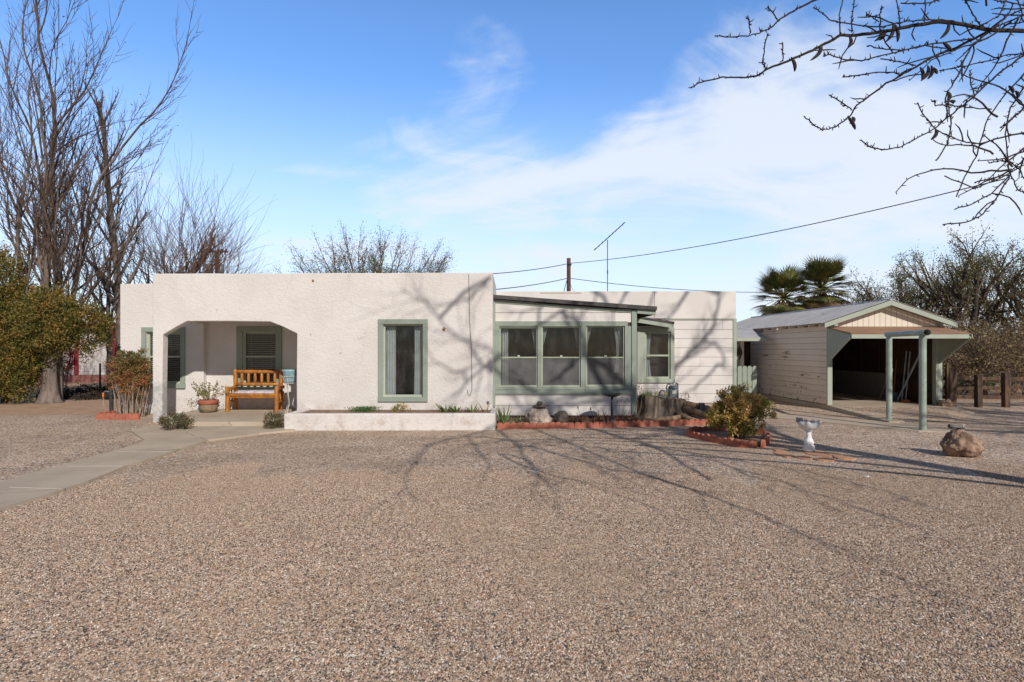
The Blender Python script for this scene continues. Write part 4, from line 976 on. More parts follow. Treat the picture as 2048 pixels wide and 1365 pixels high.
sg = empty("stake_light", (X(1403, 12.9), 12.9, 0.0), "small black lantern on a bent stake at the end of the bed", "garden light")
s = MB(); xg = X(1403, 12.9); s.box(xg - .05, xg + .06, 12.85, 12.93, .20, .40); s.build("lantern", M['iron'], sg, bevel=.006)
s = MB(); s.tube([(xg, 12.88, 0.0), (xg - .005, 12.88, .12), (xg + .03, 12.88, .19)], .006, 6); s.build("stake", M['grey_metal'], sg)

# ------------------------------------------------------------------ bench, pots
BZ = 0.12
BN = empty("log_bench", (-6.2, 13.85, BZ), "honey-coloured varnished log bench on the porch under the window", "bench")
def knot(pts, r, s, seed=0):
    rn = random.Random(seed); out = []; rr = []
    for i in range(len(pts) - 1):
        for k in range(5): t = k / 5; out.append(Vector(pts[i]).lerp(Vector(pts[i + 1]), t)); rr.append(r * rn.uniform(.92, 1.1))
    out.append(Vector(pts[-1])); rr.append(r); s.tube(out, rr, 10)
xL, xR = -6.73, -5.57; yf, yb = 13.6, 14.14
for i, (x, y, h, r) in enumerate(((xL, yf, .60, .05), (xR, yf, .60, .045), (-6.80, yb, .99, .05), (-5.68, yb, .99, .045))):
    s = MB(); knot([(x, y, BZ), (x, y, BZ + h)], r, s, i); s.build("leg", M['log'], BN, smooth=True, bevel=.01)
for x, nm in ((xL - .03, 1), (xR - .03, 2)):
    s = MB(); knot([(x + .03, yf + .03, BZ + .52), (x - .02, yb - .02, BZ + .56)], .045, s, 5 + nm); knot([(x + .03, yf + .02, BZ + .22), (x - .02, yb, BZ + .22)], .03, s, 7); s.build("armrest", M['log'], BN, smooth=True)
    s = MB()
    for k in range(3): yy = yf + .13 + k * .13; knot([(x + .02, yy, BZ + .24), (x, yy, BZ + .52)], .018, s, k)
    s.build("arm_spindle", M['log'], BN, smooth=True)
s = MB(); knot([(xL, yf, BZ + .40), (xR, yf, BZ + .40)], .042, s, 8); knot([(xL, yf, BZ + .345), (xR, yf, BZ + .35)], .022, s, 9); knot([(-6.8, yb, BZ + .38), (-5.68, yb, BZ + .38)], .035, s, 10)
s.box(xL + .03, xR - .03, yf, yb, BZ + .37, BZ + .42); s.build("seat", M['log'], BN, smooth=False)
s = MB(); knot([(-6.8, yb, BZ + .93), (-5.68, yb, BZ + .93)], .045, s, 11); knot([(-6.8, yb, BZ + .62), (-5.68, yb, BZ + .62)], .038, s, 12); s.build("back_rail", M['log'], BN, smooth=True)
for k in range(6):
    x = -6.64 + k * .162; s = MB(); s.tube([(x, yb, BZ + .63), (x, yb, BZ + .70), (x, yb, BZ + .78), (x, yb, BZ + .86), (x, yb, BZ + .92)], [.018, .034, .038, .032, .02], 9); s.build("spindle", M['log'], BN, smooth=True)
s = MB(); n, m = 30, 10; vs = []
for j in range(m + 1):
    for i in range(n + 1):
        u = i / n; v = j / m; e = (1 - abs(2 * u - 1) ** 8) * (1 - abs(2 * v - 1) ** 4); b = abs(math.sin(u * 4 * math.pi)) ** .5
        vs.append((xL + .07 + u * (xR - xL - .14), yf + .03 + v * .48, BZ + .43 + e * (.025 + .035 * b)))
fs = [(j * (n + 1) + i, j * (n + 1) + i + 1, (j + 1) * (n + 1) + i + 1, (j + 1) * (n + 1) + i) for j in range(m) for i in range(n)]
o = len(vs); vs += [(xL + .07, yf + .03, BZ + .425), (xR - .07, yf + .03, BZ + .425), (xR - .07, yf + .51, BZ + .425), (xL + .07, yf + .51, BZ + .425)]; fs.append((o, o + 3, o + 2, o + 1))
s.add(vs, fs); tag(s.build("seat_cushion", M['cushion'], smooth=True), "tufted pale lilac cushion lying on the log bench", "cushion")

pc = (-7.13, 13.5)
PP = empty("potted_plant", (pc[0], pc[1], BZ), "leggy geranium in a mossy terracotta pot left of the log bench", "potted plant")
s = MB(); s.mat(M['mossy']); s.lathe([(.13, 0), (.19, .05), (.205, .13), (.195, .19)], (pc[0], pc[1], BZ), 24); s.mat(M['terracotta']); s.lathe([(.197, .19), (.215, .195), (.22, .29), (.20, .30), (.19, .26), (.001, .25)], (pc[0], pc[1], BZ), 24); s.build("pot", None, PP, smooth=True, bevel=.0)
rnd = random.Random(7); random.seed(7); st = MB(); lf = MB()
for i in range(26):
    a = rnd.uniform(0, 6.28); e = rnd.uniform(.3, 1.4); ln = rnd.uniform(.28, .55); d = Vector((math.cos(a) * math.cos(e), .6 * math.sin(a) * math.cos(e), math.sin(e))); b = Vector((pc[0] + .06 * math.cos(a), pc[1] + .06 * math.sin(a), BZ + .26)); t = b + d * ln; m = b.lerp(t, .5) + Vector((0, 0, .05)); st.tube([b, m, t], [.008, .006, .003], 5)
    for k in range(14):
        q = m.lerp(t, rnd.random()) + Vector((rnd.gauss(0, .025), rnd.gauss(0, .025), rnd.gauss(0, .025))); lf.leaf(q, Vector((rnd.gauss(0, 1), rnd.gauss(0, 1), rnd.gauss(0, .6))), rnd.uniform(.03, .055), .042)
for k in range(90): q = Vector((pc[0] - .38 + rnd.gauss(0, .06), pc[1] + rnd.gauss(0, .05), BZ + .22 + rnd.gauss(0, .06))); lf.leaf(q, Vector((rnd.gauss(0, 1), rnd.gauss(0, 1), -1)), .04, .02)
st.tube([(pc[0] - .1, pc[1], BZ + .27), (pc[0] - .25, pc[1], BZ + .33), (pc[0] - .38, pc[1], BZ + .24), (pc[0] - .40, pc[1], BZ + .12)], [.007, .006, .004, .003], 5)
st.build("stems", M['cane'], PP); lf.build("foliage", M['L_pot'], PP)

sp_ = (-5.13, 13.3)
PS = empty("plant_stand", (sp_[0], sp_[1], BZ), "tall white wire plant stand by the right side of the porch opening", "plant stand")
for k in range(3):
    a = k * 2.094 + .5; s = MB(); c, n_ = math.cos(a), math.sin(a)
    s.tube([(sp_[0] + .17 * c, sp_[1] + .17 * n_, BZ), (sp_[0] + .12 * c, sp_[1] + .12 * n_, BZ + .14), (sp_[0] + .05 * c, sp_[1] + .05 * n_, BZ + .20), (sp_[0] + .10 * c, sp_[1] + .10 * n_, BZ + .45), (sp_[0] + .11 * c, sp_[1] + .11 * n_, BZ + .68), (sp_[0] + .17 * c, sp_[1] + .17 * n_, BZ + .86)], .008, 6); s.build("leg", M['white_metal'], PS)
s = MB()
for z, r in ((.86, .18), (.70, .12)):
    s.tube([(sp_[0] + r * math.cos(t * .3142), sp_[1] + r * math.sin(t * .3142), BZ + z) for t in range(21)], .007, 6)
for t in range(16): a = t * math.pi / 8; s.tube([(sp_[0] + .12 * math.cos(a), sp_[1] + .12 * math.sin(a), BZ + .70), (sp_[0] + .18 * math.cos(a), sp_[1] + .18 * math.sin(a), BZ + .86)], .004, 4)
s.build("basket", M['white_metal'], PS)
s = MB(); s.lathe([(.11, 0), (.135, .03), (.165, .24), (.18, .26), (.185, .30), (.165, .30), (.155, .25), (.001, .24)], (sp_[0], sp_[1], BZ + .715), 24); BPo = tag(s.build("blue_pot", M['blue_glaze'], smooth=True), "pale blue glazed pot sitting in the white wire plant stand", "pot")
s = MB(); random.seed(2)
for k in range(60): s.leaf(Vector((sp_[0] + random.gauss(0, .07), sp_[1] + random.gauss(0, .06), BZ + .985 + random.random() * .04)), Vector((random.gauss(0, 1), random.gauss(0, 1), .3)), .045, .03)
s.build("sprouts", M['L_clover'], BPo)

# post with tap and hose left of the tall bush
HP = empty("hydrant_post", (-9.62, 13.75, 0), "short dark tap post with an orange hose nozzle beside the tall russet bush", "tap post")
s = MB(); s.tube([(-9.58, 13.75, 0), (-9.58, 13.75, .63)], .045, 10); s.build("post", M['iron'], HP)
s = MB(); s.tube([(-9.58, 13.75, .58), (-9.70, 13.72, .60), (-9.74, 13.7, .56)], .014, 8); s.build("tap", M['grey_metal'], HP)
s = MB(); s.tube([(-9.74, 13.7, .56), (-9.74, 13.7, .47)], [.022, .018], 8); s.build("nozzle", M['orange'], HP)
s = MB(); s.tube([(-9.74, 13.7, .47), (-9.72, 13.68, .3), (-9.63, 13.65, .1), (-9.58, 13.6, .02), (-9.4, 13.55, .015), (-9.5, 13.4, .015), (-9.75, 13.45, .015), (-9.8, 13.6, .015)], .011, 6); s.build("hose", M['cane'], HP)

# ------------------------------------------------------------------ garage
G = empty("garage", (9.9, 18, 0), "long low cream clapboard garage with a tin gable roof and an open front", "garage")
gx0, gx1, gy0, gy1 = 8.39, 11.40, 15.3, 23.8; ez = 2.20; rz = 2.80; gxm = 9.9; FL = 0.11
s = MB(); z = .13; k = 0; rnd = random.Random(5)
while z < ez + .02:
    js = [gy0 + .02] + ([rnd.uniform(16.5, 22)] if rnd.random() < .6 else []) + [gy1]
    for a, b in zip(js[:-1], js[1:]):
        x = gx0 + rnd.uniform(-.003, .003); z1_ = min(z + .157, ez + .03)
        # slight lap: lower edge stands out
        s.add([(x - .012, a, z), (x - .012, b - .003, z), (x, b - .003, z1_), (x, a, z1_), (x + .02, a, z), (x + .02, b - .003, z), (x + .02, b - .003, z1_), (x + .02, a, z1_)], [(0, 3, 2, 1), (4, 5, 6, 7), (0, 1, 5, 4), (2, 3, 7, 6), (1, 2, 6, 5), (0, 4, 7, 3)])
    z += .164
s.build("siding", M['gsiding'], G)
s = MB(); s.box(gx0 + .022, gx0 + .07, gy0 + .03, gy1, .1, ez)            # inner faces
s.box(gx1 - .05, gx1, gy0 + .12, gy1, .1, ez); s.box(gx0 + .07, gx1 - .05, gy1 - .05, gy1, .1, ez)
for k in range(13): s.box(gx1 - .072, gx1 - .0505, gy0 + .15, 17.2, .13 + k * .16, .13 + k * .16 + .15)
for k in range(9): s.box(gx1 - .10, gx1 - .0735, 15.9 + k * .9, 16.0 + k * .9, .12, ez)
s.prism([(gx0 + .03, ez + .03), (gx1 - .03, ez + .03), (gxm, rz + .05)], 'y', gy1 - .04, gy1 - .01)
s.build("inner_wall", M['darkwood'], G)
s = MB(); s.box(gx1 - .13, gx1 - .102, 17.3, 20.2, .12, .88); s.build("lining_panel", M['block'], G)
# floor
s = MB(); s.prism([(gx0 - .02, 15.28), (gx0 + .12, 14.9), (11.3, 14.95), (11.5, 15.1), (gx1, 15.4), (gx1, gy1), (gx0, gy1)], 'z', -.02, FL); s.build("floor", M['concrete'], G)
s = MB(); s.add([(8.20, 12.75, -.02), (8.36, 12.75, -.02), (8.50, 15.27, -.02), (8.34, 15.27, -.02), (8.20, 12.75, .045), (8.36, 12.75, .045), (8.50, 15.27, .125), (8.34, 15.27, .125)], [(0, 3, 2, 1), (4, 5, 6, 7), (0, 1, 5, 4), (1, 2, 6, 5), (2, 3, 7, 6), (3, 0, 4, 7)]); s.box(8.16, 8.5, 12.45, 12.748, -.02, .05)
s.build("kerb", M['concrete'], G)
s = MB(); s.add([(8.36, 12.76, .006), (9.6, 12.6, .004), (11.6, 13.4, .004), (12.3, 15.0, .004), (11.5, 15.09, .105), (11.3, 14.94, .106), (8.51, 14.89, .106)], [(0, 1, 2, 3, 4, 5, 6)]); tag(s.build("gravel_apron", M['gravel']), kind='structure')
# posts and head
for a, b in ((gx0 - .01, gx0 + .12), (gx1 - .14, gx1 + .03)):
    s = MB(); s.box(a, b, gy0 - .03, gy0 + .018 if a < 9 else gy0 + .11, FL, 2.17); s.build("post", M['sageh'], G, bevel=.006)
s = MB(); s.box(gx0, gx1, gy0 - .02, gy0 + .05, 2.171, 2.25)
zr = lambda x: 2.29 + (2.885 - 2.29) * (1 - abs(x - gxm) / 1.73)
s.build("header", M['sageh'], G)
s = MB(); x = gx0 + .05
while x < gx1 - .02:
    xe_ = min(x + .143, gx1 - .02); a, b = zr(x) - .09, zr(xe_) - .09
    if a > 2.27 or b > 2.27: s.prism([(x + .002, 2.20), (xe_ - .002, 2.20), (xe_ - .002, max(b, 2.21)), (x + .002, max(a, 2.21))], 'y', gy0 - .045, gy0 - .021)
    x += .147
s.build("gable", M['gable'], G, bevel=.003)
# roof: ribbed sheets
for sgn, nm in ((-1, 'l'), (1, 'r')):
    s = MB(); vs = []; fs = []; n = 420; y0, y1 = gy0 - .30, gy1 + .2; xe1 = gxm + sgn * 1.74; ze1 = zr(xe1)
    for i in range(n + 1):
        y = y0 + (y1 - y0) * i / n; ph = (y - y0) / .195 * 2 * math.pi; d = .012 * max(0, math.cos(ph)) ** 3 + .002 * math.cos(ph * 3) + .012 * noise.noise(Vector((y * .8, sgn, 0)))
        for t in (0, .33, .66, 1): vs.append((gxm + (xe1 - gxm) * t * 1.02, y, 2.895 + (ze1 - 2.885) * t * 1.02 + d + (.012 * noise.noise(Vector((y * 2, t * 3, sgn))))))
    for i in range(n):
        for j in range(3): fs.append((i * 4 + j, (i + 1) * 4 + j, (i + 1) * 4 + j + 1, i * 4 + j + 1))
    s.add(vs, fs); o = s.build("roof_sheet", M['tin'], G); sm = o.modifiers.new("solid", 'SOLIDIFY'); sm.thickness = .004
s = MB(); s.tube([(gxm, gy0 - .3, 2.90), (gxm, gy1, 2.91)], .03, 6); s.build("ridge_cap", M['tin'], G)
s = MB()
yk = gy0 - .30
s.prism([(gxm - 1.74, zr(gxm - 1.74) - .125), (gxm, 2.885 - .135), (gxm, 2.885 - .004), (gxm - 1.74, zr(gxm - 1.74) - .004)], 'y', yk, yk + .03)
s.prism([(gxm, 2.885 - .135), (gxm + 1.74, zr(gxm + 1.74) - .125), (gxm + 1.74, zr(gxm + 1.74) - .004), (gxm, 2.885 - .004)], 'y', yk, yk + .03)
s.box(gxm - 1.47, gxm - 1.38, yk + .031, gy0 - .05, zr(8.4) - .16, zr(8.4) - .05); s.box(gxm + 1.38, gxm + 1.47, yk + .031, gy0 - .05, zr(8.4) - .16, zr(8.4) - .05)
s.build("rake_board", M['sageh'], G, bevel=.004)
for k in range(16): s = MB(); y = 15.35 + k * .56; s.bar((gx0 - .19, y, 2.235), (gx0 + .1, y, 2.335), .045, .085); s.build("rafter_tail", M['gable'], G)
# awning
ya = 14.2; ax0, ax1 = 8.36, 11.28
s = MB(); s.mat(M['brown']); n = 14; vs = []
for i in range(n + 1):
    x = ax0 + (ax1 - ax0) * i / n
    for t in (0, .5, 1): vs.append((x + (0.12 * (1 - t) if i == n else 0), gy0 - .05 + (ya - .03 - gy0 + .05) * t, 2.19 - .185 * t + .008 * noise.noise(Vector((x * 3, t, 0)))))
s.add(vs, [(i * 3 + j, i * 3 + j + 1, (i + 1) * 3 + j + 1, (i + 1) * 3 + j) for i in range(n) for j in range(2)]); o = s.build("awning", None, G); sm = o.modifiers.new("solid", 'SOLIDIFY'); sm.thickness = .03; sm.offset = -1
s = MB(); s.box(ax0 + .02, ax1, ya - .015, ya + .02, 1.865, 1.975); s.build("awning_fascia", M['sageh'], G, bevel=.004)
for x, nm in ((gx0 - .005, 0), (gx1 - .03, 1)):
    s = MB(); n = 8
    for k in range(n):
        u0 = k / n; u1 = (k + 1) / n; y0_ = gy0 - .04 - u0 * 1.05; y1_ = gy0 - .04 - u1 * 1.05 + .006; t0, t1 = 2.15 - .18 * u0, 2.15 - .18 * u1; b0, b1 = 1.27 + (1.88 - 1.27) * u0, 1.27 + (1.88 - 1.27) * u1
        s.prism([(y0_, b0), (y1_, b1), (y1_, t1), (y0_, t0)], 'x', x, x + .02)
    s.bar((x - .015, gy0 - .03, 1.25), (x - .015, ya + .04, 1.90), .04, .06); s.build("bracket", M['sageh'], G)
# breezeway with picket gate between house and garage
BZW = empty("breezeway", (7.2, 19, 0), "small shingled lean-to with a dark doorway between house and garage", "lean-to")
s = MB(); s.mat(M['gable']); s.box(X(1488, 19) - .12, X(1488, 19), 19, 19.06, .05, 2.0); s.box(6.0, 8.4, 19.0, 19.05, 1.99, 2.15); s.mat(M['sage']); s.box(6.0, X(1488, 19) - .121, 19, 19.05, .05, 1.99); s.mat(M['darkwood']); s.box(6.0, 8.38, 20.2, 20.25, 0, 2.2); s.build("wall", None, BZW)
s = MB(); s.mat(M['tin']); s.add([(6.0, 18.3, 1.93), (8.15, 18.3, 1.93), (8.15, 19.6, 2.30), (6.0, 19.6, 2.30), (6.0, 18.3, 1.96), (8.15, 18.3, 1.96), (8.15, 19.6, 2.33), (6.0, 19.6, 2.33)], [(0, 3, 2, 1), (4, 5, 6, 7), (0, 1, 5, 4), (1, 2, 6, 5), (2, 3, 7, 6), (3, 0, 4, 7)]); s.mat(M['sageh']); s.box(6.0, 8.16, 18.27, 18.3, 1.86, 1.96); s.build("roof", None, BZW)
s = MB(); xd = X(1479.5, 18.97); zz = Z(706, 18.97); s.prism([(xd - .09, zz), (xd, zz + .24), (xd + .09, zz), (xd, zz - .24)], 'y', 18.96, 18.99); s.build("door_ornament", M['darkwood'], BZW)
GT = empty("picket_gate", (7.35, 17.2, 0), "sage green picket gate between the house corner and the garage", "gate")
for k in range(4):
    x = X(1475.5 + k * 9.8, 17.2); s = MB(); s.prism([(x, .06), (x + .13, .06), (x + .13, 1.05), (x + .10, 1.10), (x + .03, 1.10), (x, 1.05)], 'y', 17.2, 17.22); s.build("picket", M['sage'], GT)
s = MB(); s.box(6.7, 7.35, 17.225, 17.26, .3, .4); s.box(6.7, 7.35, 17.225, 17.26, .8, .9); s.build("rail", M['sage'], GT)

# pipe goalpost by the garage
PG = empty("pipe_frame", (8.17, 11.97, 0), "sage green pipe frame of two upright pipes and a crossbar before the garage", "pipe frame")
pa, pb = Vector((8.33, 12.70, 0)), Vector((8.05, 11.27, 0))
for p, r in ((pa, .058), (pb, .063)):
    s = MB(); s.tube([(p.x, p.y, .0), (p.x, p.y, 1.9)], r, 18)
    if p is pa: s.tube([(p.x, p.y, 1.10), (p.x, p.y, 1.18)], r * 1.12, 18)
    s.build("upright", M['pipe'], PG, smooth=False)
s = MB(); d = (pb - pa).normalized(); a = pa - d * .1; b = pb + d * .16; s.tube([(a.x, a.y, 1.925), (b.x, b.y, 1.925)], .058, 18, cap=False); s.tube([(b.x, b.y, 1.925), (b.x + d.x * .02, b.y + d.y * .02, 1.925)], [.058, .062], 18, cap=False); s.build("crossbar", M['pipe'], PG, smooth=True)
s = MB()
for p, zs in ((pa, (.14, .2, .9)), (pb, (.28, .96))):
    for z in zs: s.blob((p.x + .02, p.y - .056, z), (.012, .008, .012), 1, 0, 1)
s.build("bolt_hole", M['iron'], PG)

# tools leaning on the right wall in the garage
def lean(name, y, x0, z1, lean_y, r, mat, label, cat="pole", xw=11.22):
    s = MB(); s.tube([(x0, y, FL + .01), (xw, y + lean_y, z1)], r, 8); return tag(s.build(name, mat), label, cat)
lean("pole", 17.2, 11.0, 1.15, -.25, .016, M['poles'], "thin pale pole leaning furthest back inside the garage")
lean("metal_pipe", 16.35, 11.08, 1.55, .0, .018, M['poles'], "left one of two upright pale metal pipes inside the garage", "pipe")
lean("metal_pipe", 16.25, 11.12, 1.54, -.05, .018, M['poles'], "right one of two upright pale metal pipes inside the garage", "pipe")
lean("long_pipe", 16.45, 11.02, 1.98, -.95, .025, M['poles'], "long slanted metal pipe leaning across the garage's right wall", "pipe", 11.24)
SH = empty("shovel", (11.0, 16.6, FL), "old shovel leaning on the garage wall, blade down", "shovel")
s = MB(); s.tube([(11.02, 16.6, .35), (11.2, 16.75, 1.3)], .016, 8); s.build("handle", M['wood_handle'], SH)
s = MB(); s.prism([(10.91, .36), (11.11, .36), (11.12, .22), (11.01, .115), (10.91, .22)], 'y', 16.55, 16.57); s.build("blade", M['grey_metal'], SH, bevel=.01)
s = MB(); s.box(10.95, 11.15, 16.1, 16.2, FL + .001, .18); tag(s.build("red_box", M['orange'], bevel=.01), "small red-orange box on the garage floor among the tools", "box")

# ------------------------------------------------------------------ rail fence right
FN = empty("rail_fence", (13.5, 15.9, 0), "dark brown post and rail fence right of the garage", "fence")
for x, w, z in ((11.98, .06, 1.22), (12.13, .20, 1.06), (12.87, .14, .90), (13.63, .145, .96), (14.7, .14, .91), (15.9, .15, .95), (17.1, .14, .92)):
    s = MB(); s.prism([(x - w / 2, -.02), (x + w / 2, -.02), (x + w / 2 + .01, z), (x + .02, z + .02), (x - w / 2 - .005, z - .01)], 'y', 15.8, 15.8 + min(w, .18)); s.build("post", M['fence_wood'], FN, bevel=.012)
rnd = random.Random(2)
for z in (.28, .53, .78):
    for a, b in ((11.5, 12.2), (12.1, 12.9), (12.85, 13.7), (13.6, 14.75), (14.65, 15.95), (15.85, 18)): s = MB(); s.bar((a, 15.90 + rnd.uniform(0, .03), z + rnd.uniform(-.02, .02)), (b, 15.90 + rnd.uniform(0, .03), z + rnd.uniform(-.02, .02)), .05, .10); s.build("rail", M['fence_wood'], FN, bevel=.01)
s = MB()
for k in range(10): s.tube([(11.5, 15.96, .1 + k * .09), (18, 15.96, .1 + k * .09)], .0018, 3)
for k in range(44): s.tube([(11.5 + k * .15, 15.963, 0), (11.5 + k * .15, 15.963, 1.0)], .0018, 3)
s.build("wire_mesh", M['grey_metal'], FN)

# ------------------------------------------------------------------ left background
NB = empty("outbuilding", (-20.5, 28, 0), "cream building with dark red trim and a brick base behind the left trees", "building")
s = MB(); s.box(-26, X(233, 28) , 28, 33, .35, 2.75); s.build("wall", M['panel'], NB)
s = MB(); s.box(-26.01, X(233, 28) + .01, 27.97, 33, .0, .34); s.build("brick_base", M['brickwall'], NB)
s = MB(); s.box(X(224, 28), X(233.5, 28), 27.9, 27.98, .35, 2.6); s.box(-26.2, X(235, 28), 27.6, 28.0, 2.62, 2.8); s.box(X(150, 28), X(158, 28), 27.93, 27.98, .35, 2.6); s.build("trim", M['red_trim'], NB)
s = MB(); s.box(-26.3, X(236, 28), 27.5, 33.2, 2.81, 2.9); s.build("roof", M['roof_dark'], NB)
WF = empty("wire_fence", (-14.6, 20.5, 0), "low welded wire fence in front of the cream outbuilding", "fence")
s = MB()
for k in range(10): s.tube([(-19, 20.5, .1 + k * .1), (-12.5, 20.5, .1 + k * .1)], .003, 3)
for k in range(44): s.tube([(-19 + k * .15, 20.5, 0), (-19 + k * .15, 20.5, 1.0)], .003, 3)
s.build("wire_mesh", M['iron'], WF)
for k in range(4): s = MB(); s.tube([(-18.5 + k * 1.9, 20.52, 0), (-18.5 + k * 1.9, 20.52, 1.1)], .03, 6); s.build("post", M['iron'], WF)

# ------------------------------------------------------------------ trees
class Tree:
    def __init__(s, seed): s.r = random.Random(seed); s.trunk = MB(); s.br = MB(); s.lf = MB(); s.tips = []; s.nodes = []

    def rv(s): return Vector((s.r.gauss(0, 1), s.r.gauss(0, 1), s.r.gauss(0, 1)))

    def limb(s, p, d, ln, r, depth, P):
        n = max(3, int(ln / P['seg'])); pts = [p.copy()]; rad = [r]; d = d.normalized(); tr = P['trop'][min(depth, len(P['trop']) - 1)]
        for i in range(n):
            d = (d + s.rv() * P['wob'] + Vector((0, 0, tr))).normalized(); p = p + d * (ln / n); pts.append(p); rad.append(r * (1 - (i + 1) / n * (1 - P['tap'])))
        (s.trunk if r > P['thick'] else s.br).tube(pts, rad, 7 if r > P['thick'] else (4 if r > .012 else 3), cap=False)
        if depth >= P['depth']: s.tips.append((pts, d)); return
        k = P['kids'][min(depth, len(P['kids']) - 1)]
        k = k if ln > 0.001 else 0
        for j in range(k):
            t = P['t0'] + (1 - P['t0']) * ((j + s.r.random()) / k); i = min(int(t * n), n - 1); q = pts[i].lerp(pts[i + 1], t * n - i)
            dd = (pts[i + 1] - pts[i]).normalized(); a = s.rv(); a = (a - dd * a.dot(dd)); a = a.normalized() if a.length > .01 else dd.orthogonal()
            ang = s.r.uniform(*P['ang']); nd = dd * math.cos(ang) + a * math.sin(ang)
            s.limb(q, nd, ln * s.r.uniform(*P['lr']) * (1.15 - .5 * t), max(rad[i] * s.r.uniform(.45, .65), P['rmin']), depth + 1, P)
        if P.get('cont', True) and depth < P['depth']:
            s.limb(pts[-1], d, ln * .5, max(rad[-1], P['rmin']), depth + 1, P)

    def leaves(s, n, sz, spread=.05, lw=.5):
        if not s.tips: return
        for i in range(n):
            pts, d = s.tips[s.r.randrange(len(s.tips))]; q = pts[s.r.randrange(len(pts))] + s.rv() * spread; s.lf.leaf(q, s.rv() + d, sz * s.r.uniform(.5, 1.3), sz * lw)

    def build(s, name, base, label, tm, bm, lm=None, cat="tree", group=None, scale=1):
        root = empty(name, base, label, cat, group)
        if s.trunk.v: s.trunk.build("trunk", tm, root, smooth=True)
        if s.br.v: s.br.build("branches", bm, root)
        if s.lf.v: s.lf.build("leaves", lm, root)
        return root


random.seed(1)
UP = dict(seg=.42, wob=.085, trop=[.03, .08, .10, .10], tap=.35, thick=.035, depth=3, kids=[9, 8, 6], t0=.15, ang=(.30, .70), lr=(.28, .55), rmin=.0075)
# A: big multi-stemmed tree on the left
t = Tree(21); b = gnd(100, 806); b.z = 0
t.trunk.lathe([(.40, -.02), (.28, .10), (.22, .3), (.175, .7), (.16, 1.4)], (b.x, b.y, 0), 12, lambda a, z: 1 + .14 * math.cos(5 * a))
for dx, dz, r, ln in ((-.42, 1.0, .085, 6.5), (-.22, 1, .09, 7.5), (-.08, 1, .08, 7.8), (.0, 1, .10, 8.2), (.10, 1, .085, 7.0), (.17, 1, .075, 6.0), (.27, 1, .06, 4.9), (-.62, 1, .07, 5.5), (.42, 1.0, .055, 4.6)):
    p = b + Vector((dx * .3, t.r.uniform(-.1, .2), 1.2)); t.limb(p, Vector((dx, t.r.uniform(-.2, .3), dz)), ln, r, 0, UP)
t.leaves(420, .07, .03); t.build("bare_tree", (b.x, b.y, 0), "largest bare tree, with many grey stems fanning from one trunk at the far left", M['bark'], M['twig'], M['L_dead'])
# more stems left edge
t = Tree(22); p = Vector((-17.2, 18.5, 0)); t.limb(p, Vector((.1, 0, 1)), 3.5, .16, 0, dict(UP, kids=[2, 6, 6, 5], depth=4, lr=(.9, 1.3), ang=(.1, .4))); t.build("bare_tree", (p.x, p.y, 0), "bare tree at the very left edge behind the juniper", M['bark'], M['twig'])
# B: straight slim trunk beside the house
UB = dict(UP, kids=[26, 8, 5], lr=(.10, .22), ang=(.35, .8), t0=.28)
t = Tree(23); p = Vector((X(237, 19.5), 19.5, 0)); t.limb(p, Vector((.0, 0, 1)), 9.6, .15, 0, dict(UB, wob=.03, cont=False)); t.leaves(150, .07, .03); t.build("bare_tree", (p.x, p.y, 0), "slim straight grey tree rising right beside the house's left edge", M['bark'], M['twig'], M['L_dead'])
# slanting one
t = Tree(24); p = Vector((X(225, 21), 21, 0)); t.limb(p, Vector((-.17, 0, 1)), 5.2, .11, 0, dict(UP, kids=[7, 6, 5], wob=.04)); t.build("bare_tree", (p.x, p.y, 0), "bare leaning tree in front of the red trimmed outbuilding", M['bark'], M['twig'])
# C: pair of trunks behind the house
for k, (px, y, ln, ang, lab) in enumerate(((283, 22.5, 5.6, (.2, .5), "bare tree with russet upright twigs behind the house's left corner"), (302, 23.2, 6.4, (.2, .5), "second bare russet tree behind the house's left corner, just right of its neighbour"))):
    t = Tree(31 + k); p = Vector((X(px, y), y, 0)); t.limb(p, Vector((.05, 0, 1)), ln, .15, 0, dict(UP, kids=[13, 7, 4], ang=ang, lr=(.22, .42), trop=[0, .12, .1], cont=False, t0=.3)); t.leaves(120, .08, .03); t.build("bare_tree", (p.x, p.y, 0), lab, M['bark'], M['twig_red'], M['L_dead'])
# D: pollarded fan behind the roof
for k, (px, y, lab) in enumerate(((365, 23, "bare fan-shaped tree behind the flat roof, left of the power pole"), (405, 24, "bare fan-shaped tree behind the flat roof, nearest the power pole"))):
    t = Tree(41 + k); p = Vector((X(px - 20, y), y, 0)); t.limb(p, Vector((.0, 0, 1)), 2.6, .16, 0, dict(UP, kids=[11, 9, 5], ang=(.2, .8), lr=(.9, 1.55 if k == 0 else 1.3), wob=.14, trop=[0, .06, .08], t0=.7, cont=False, thick=.05)); t.build("bare_tree", (p.x, p.y, 0), lab, M['bark'], M['twig_red'])

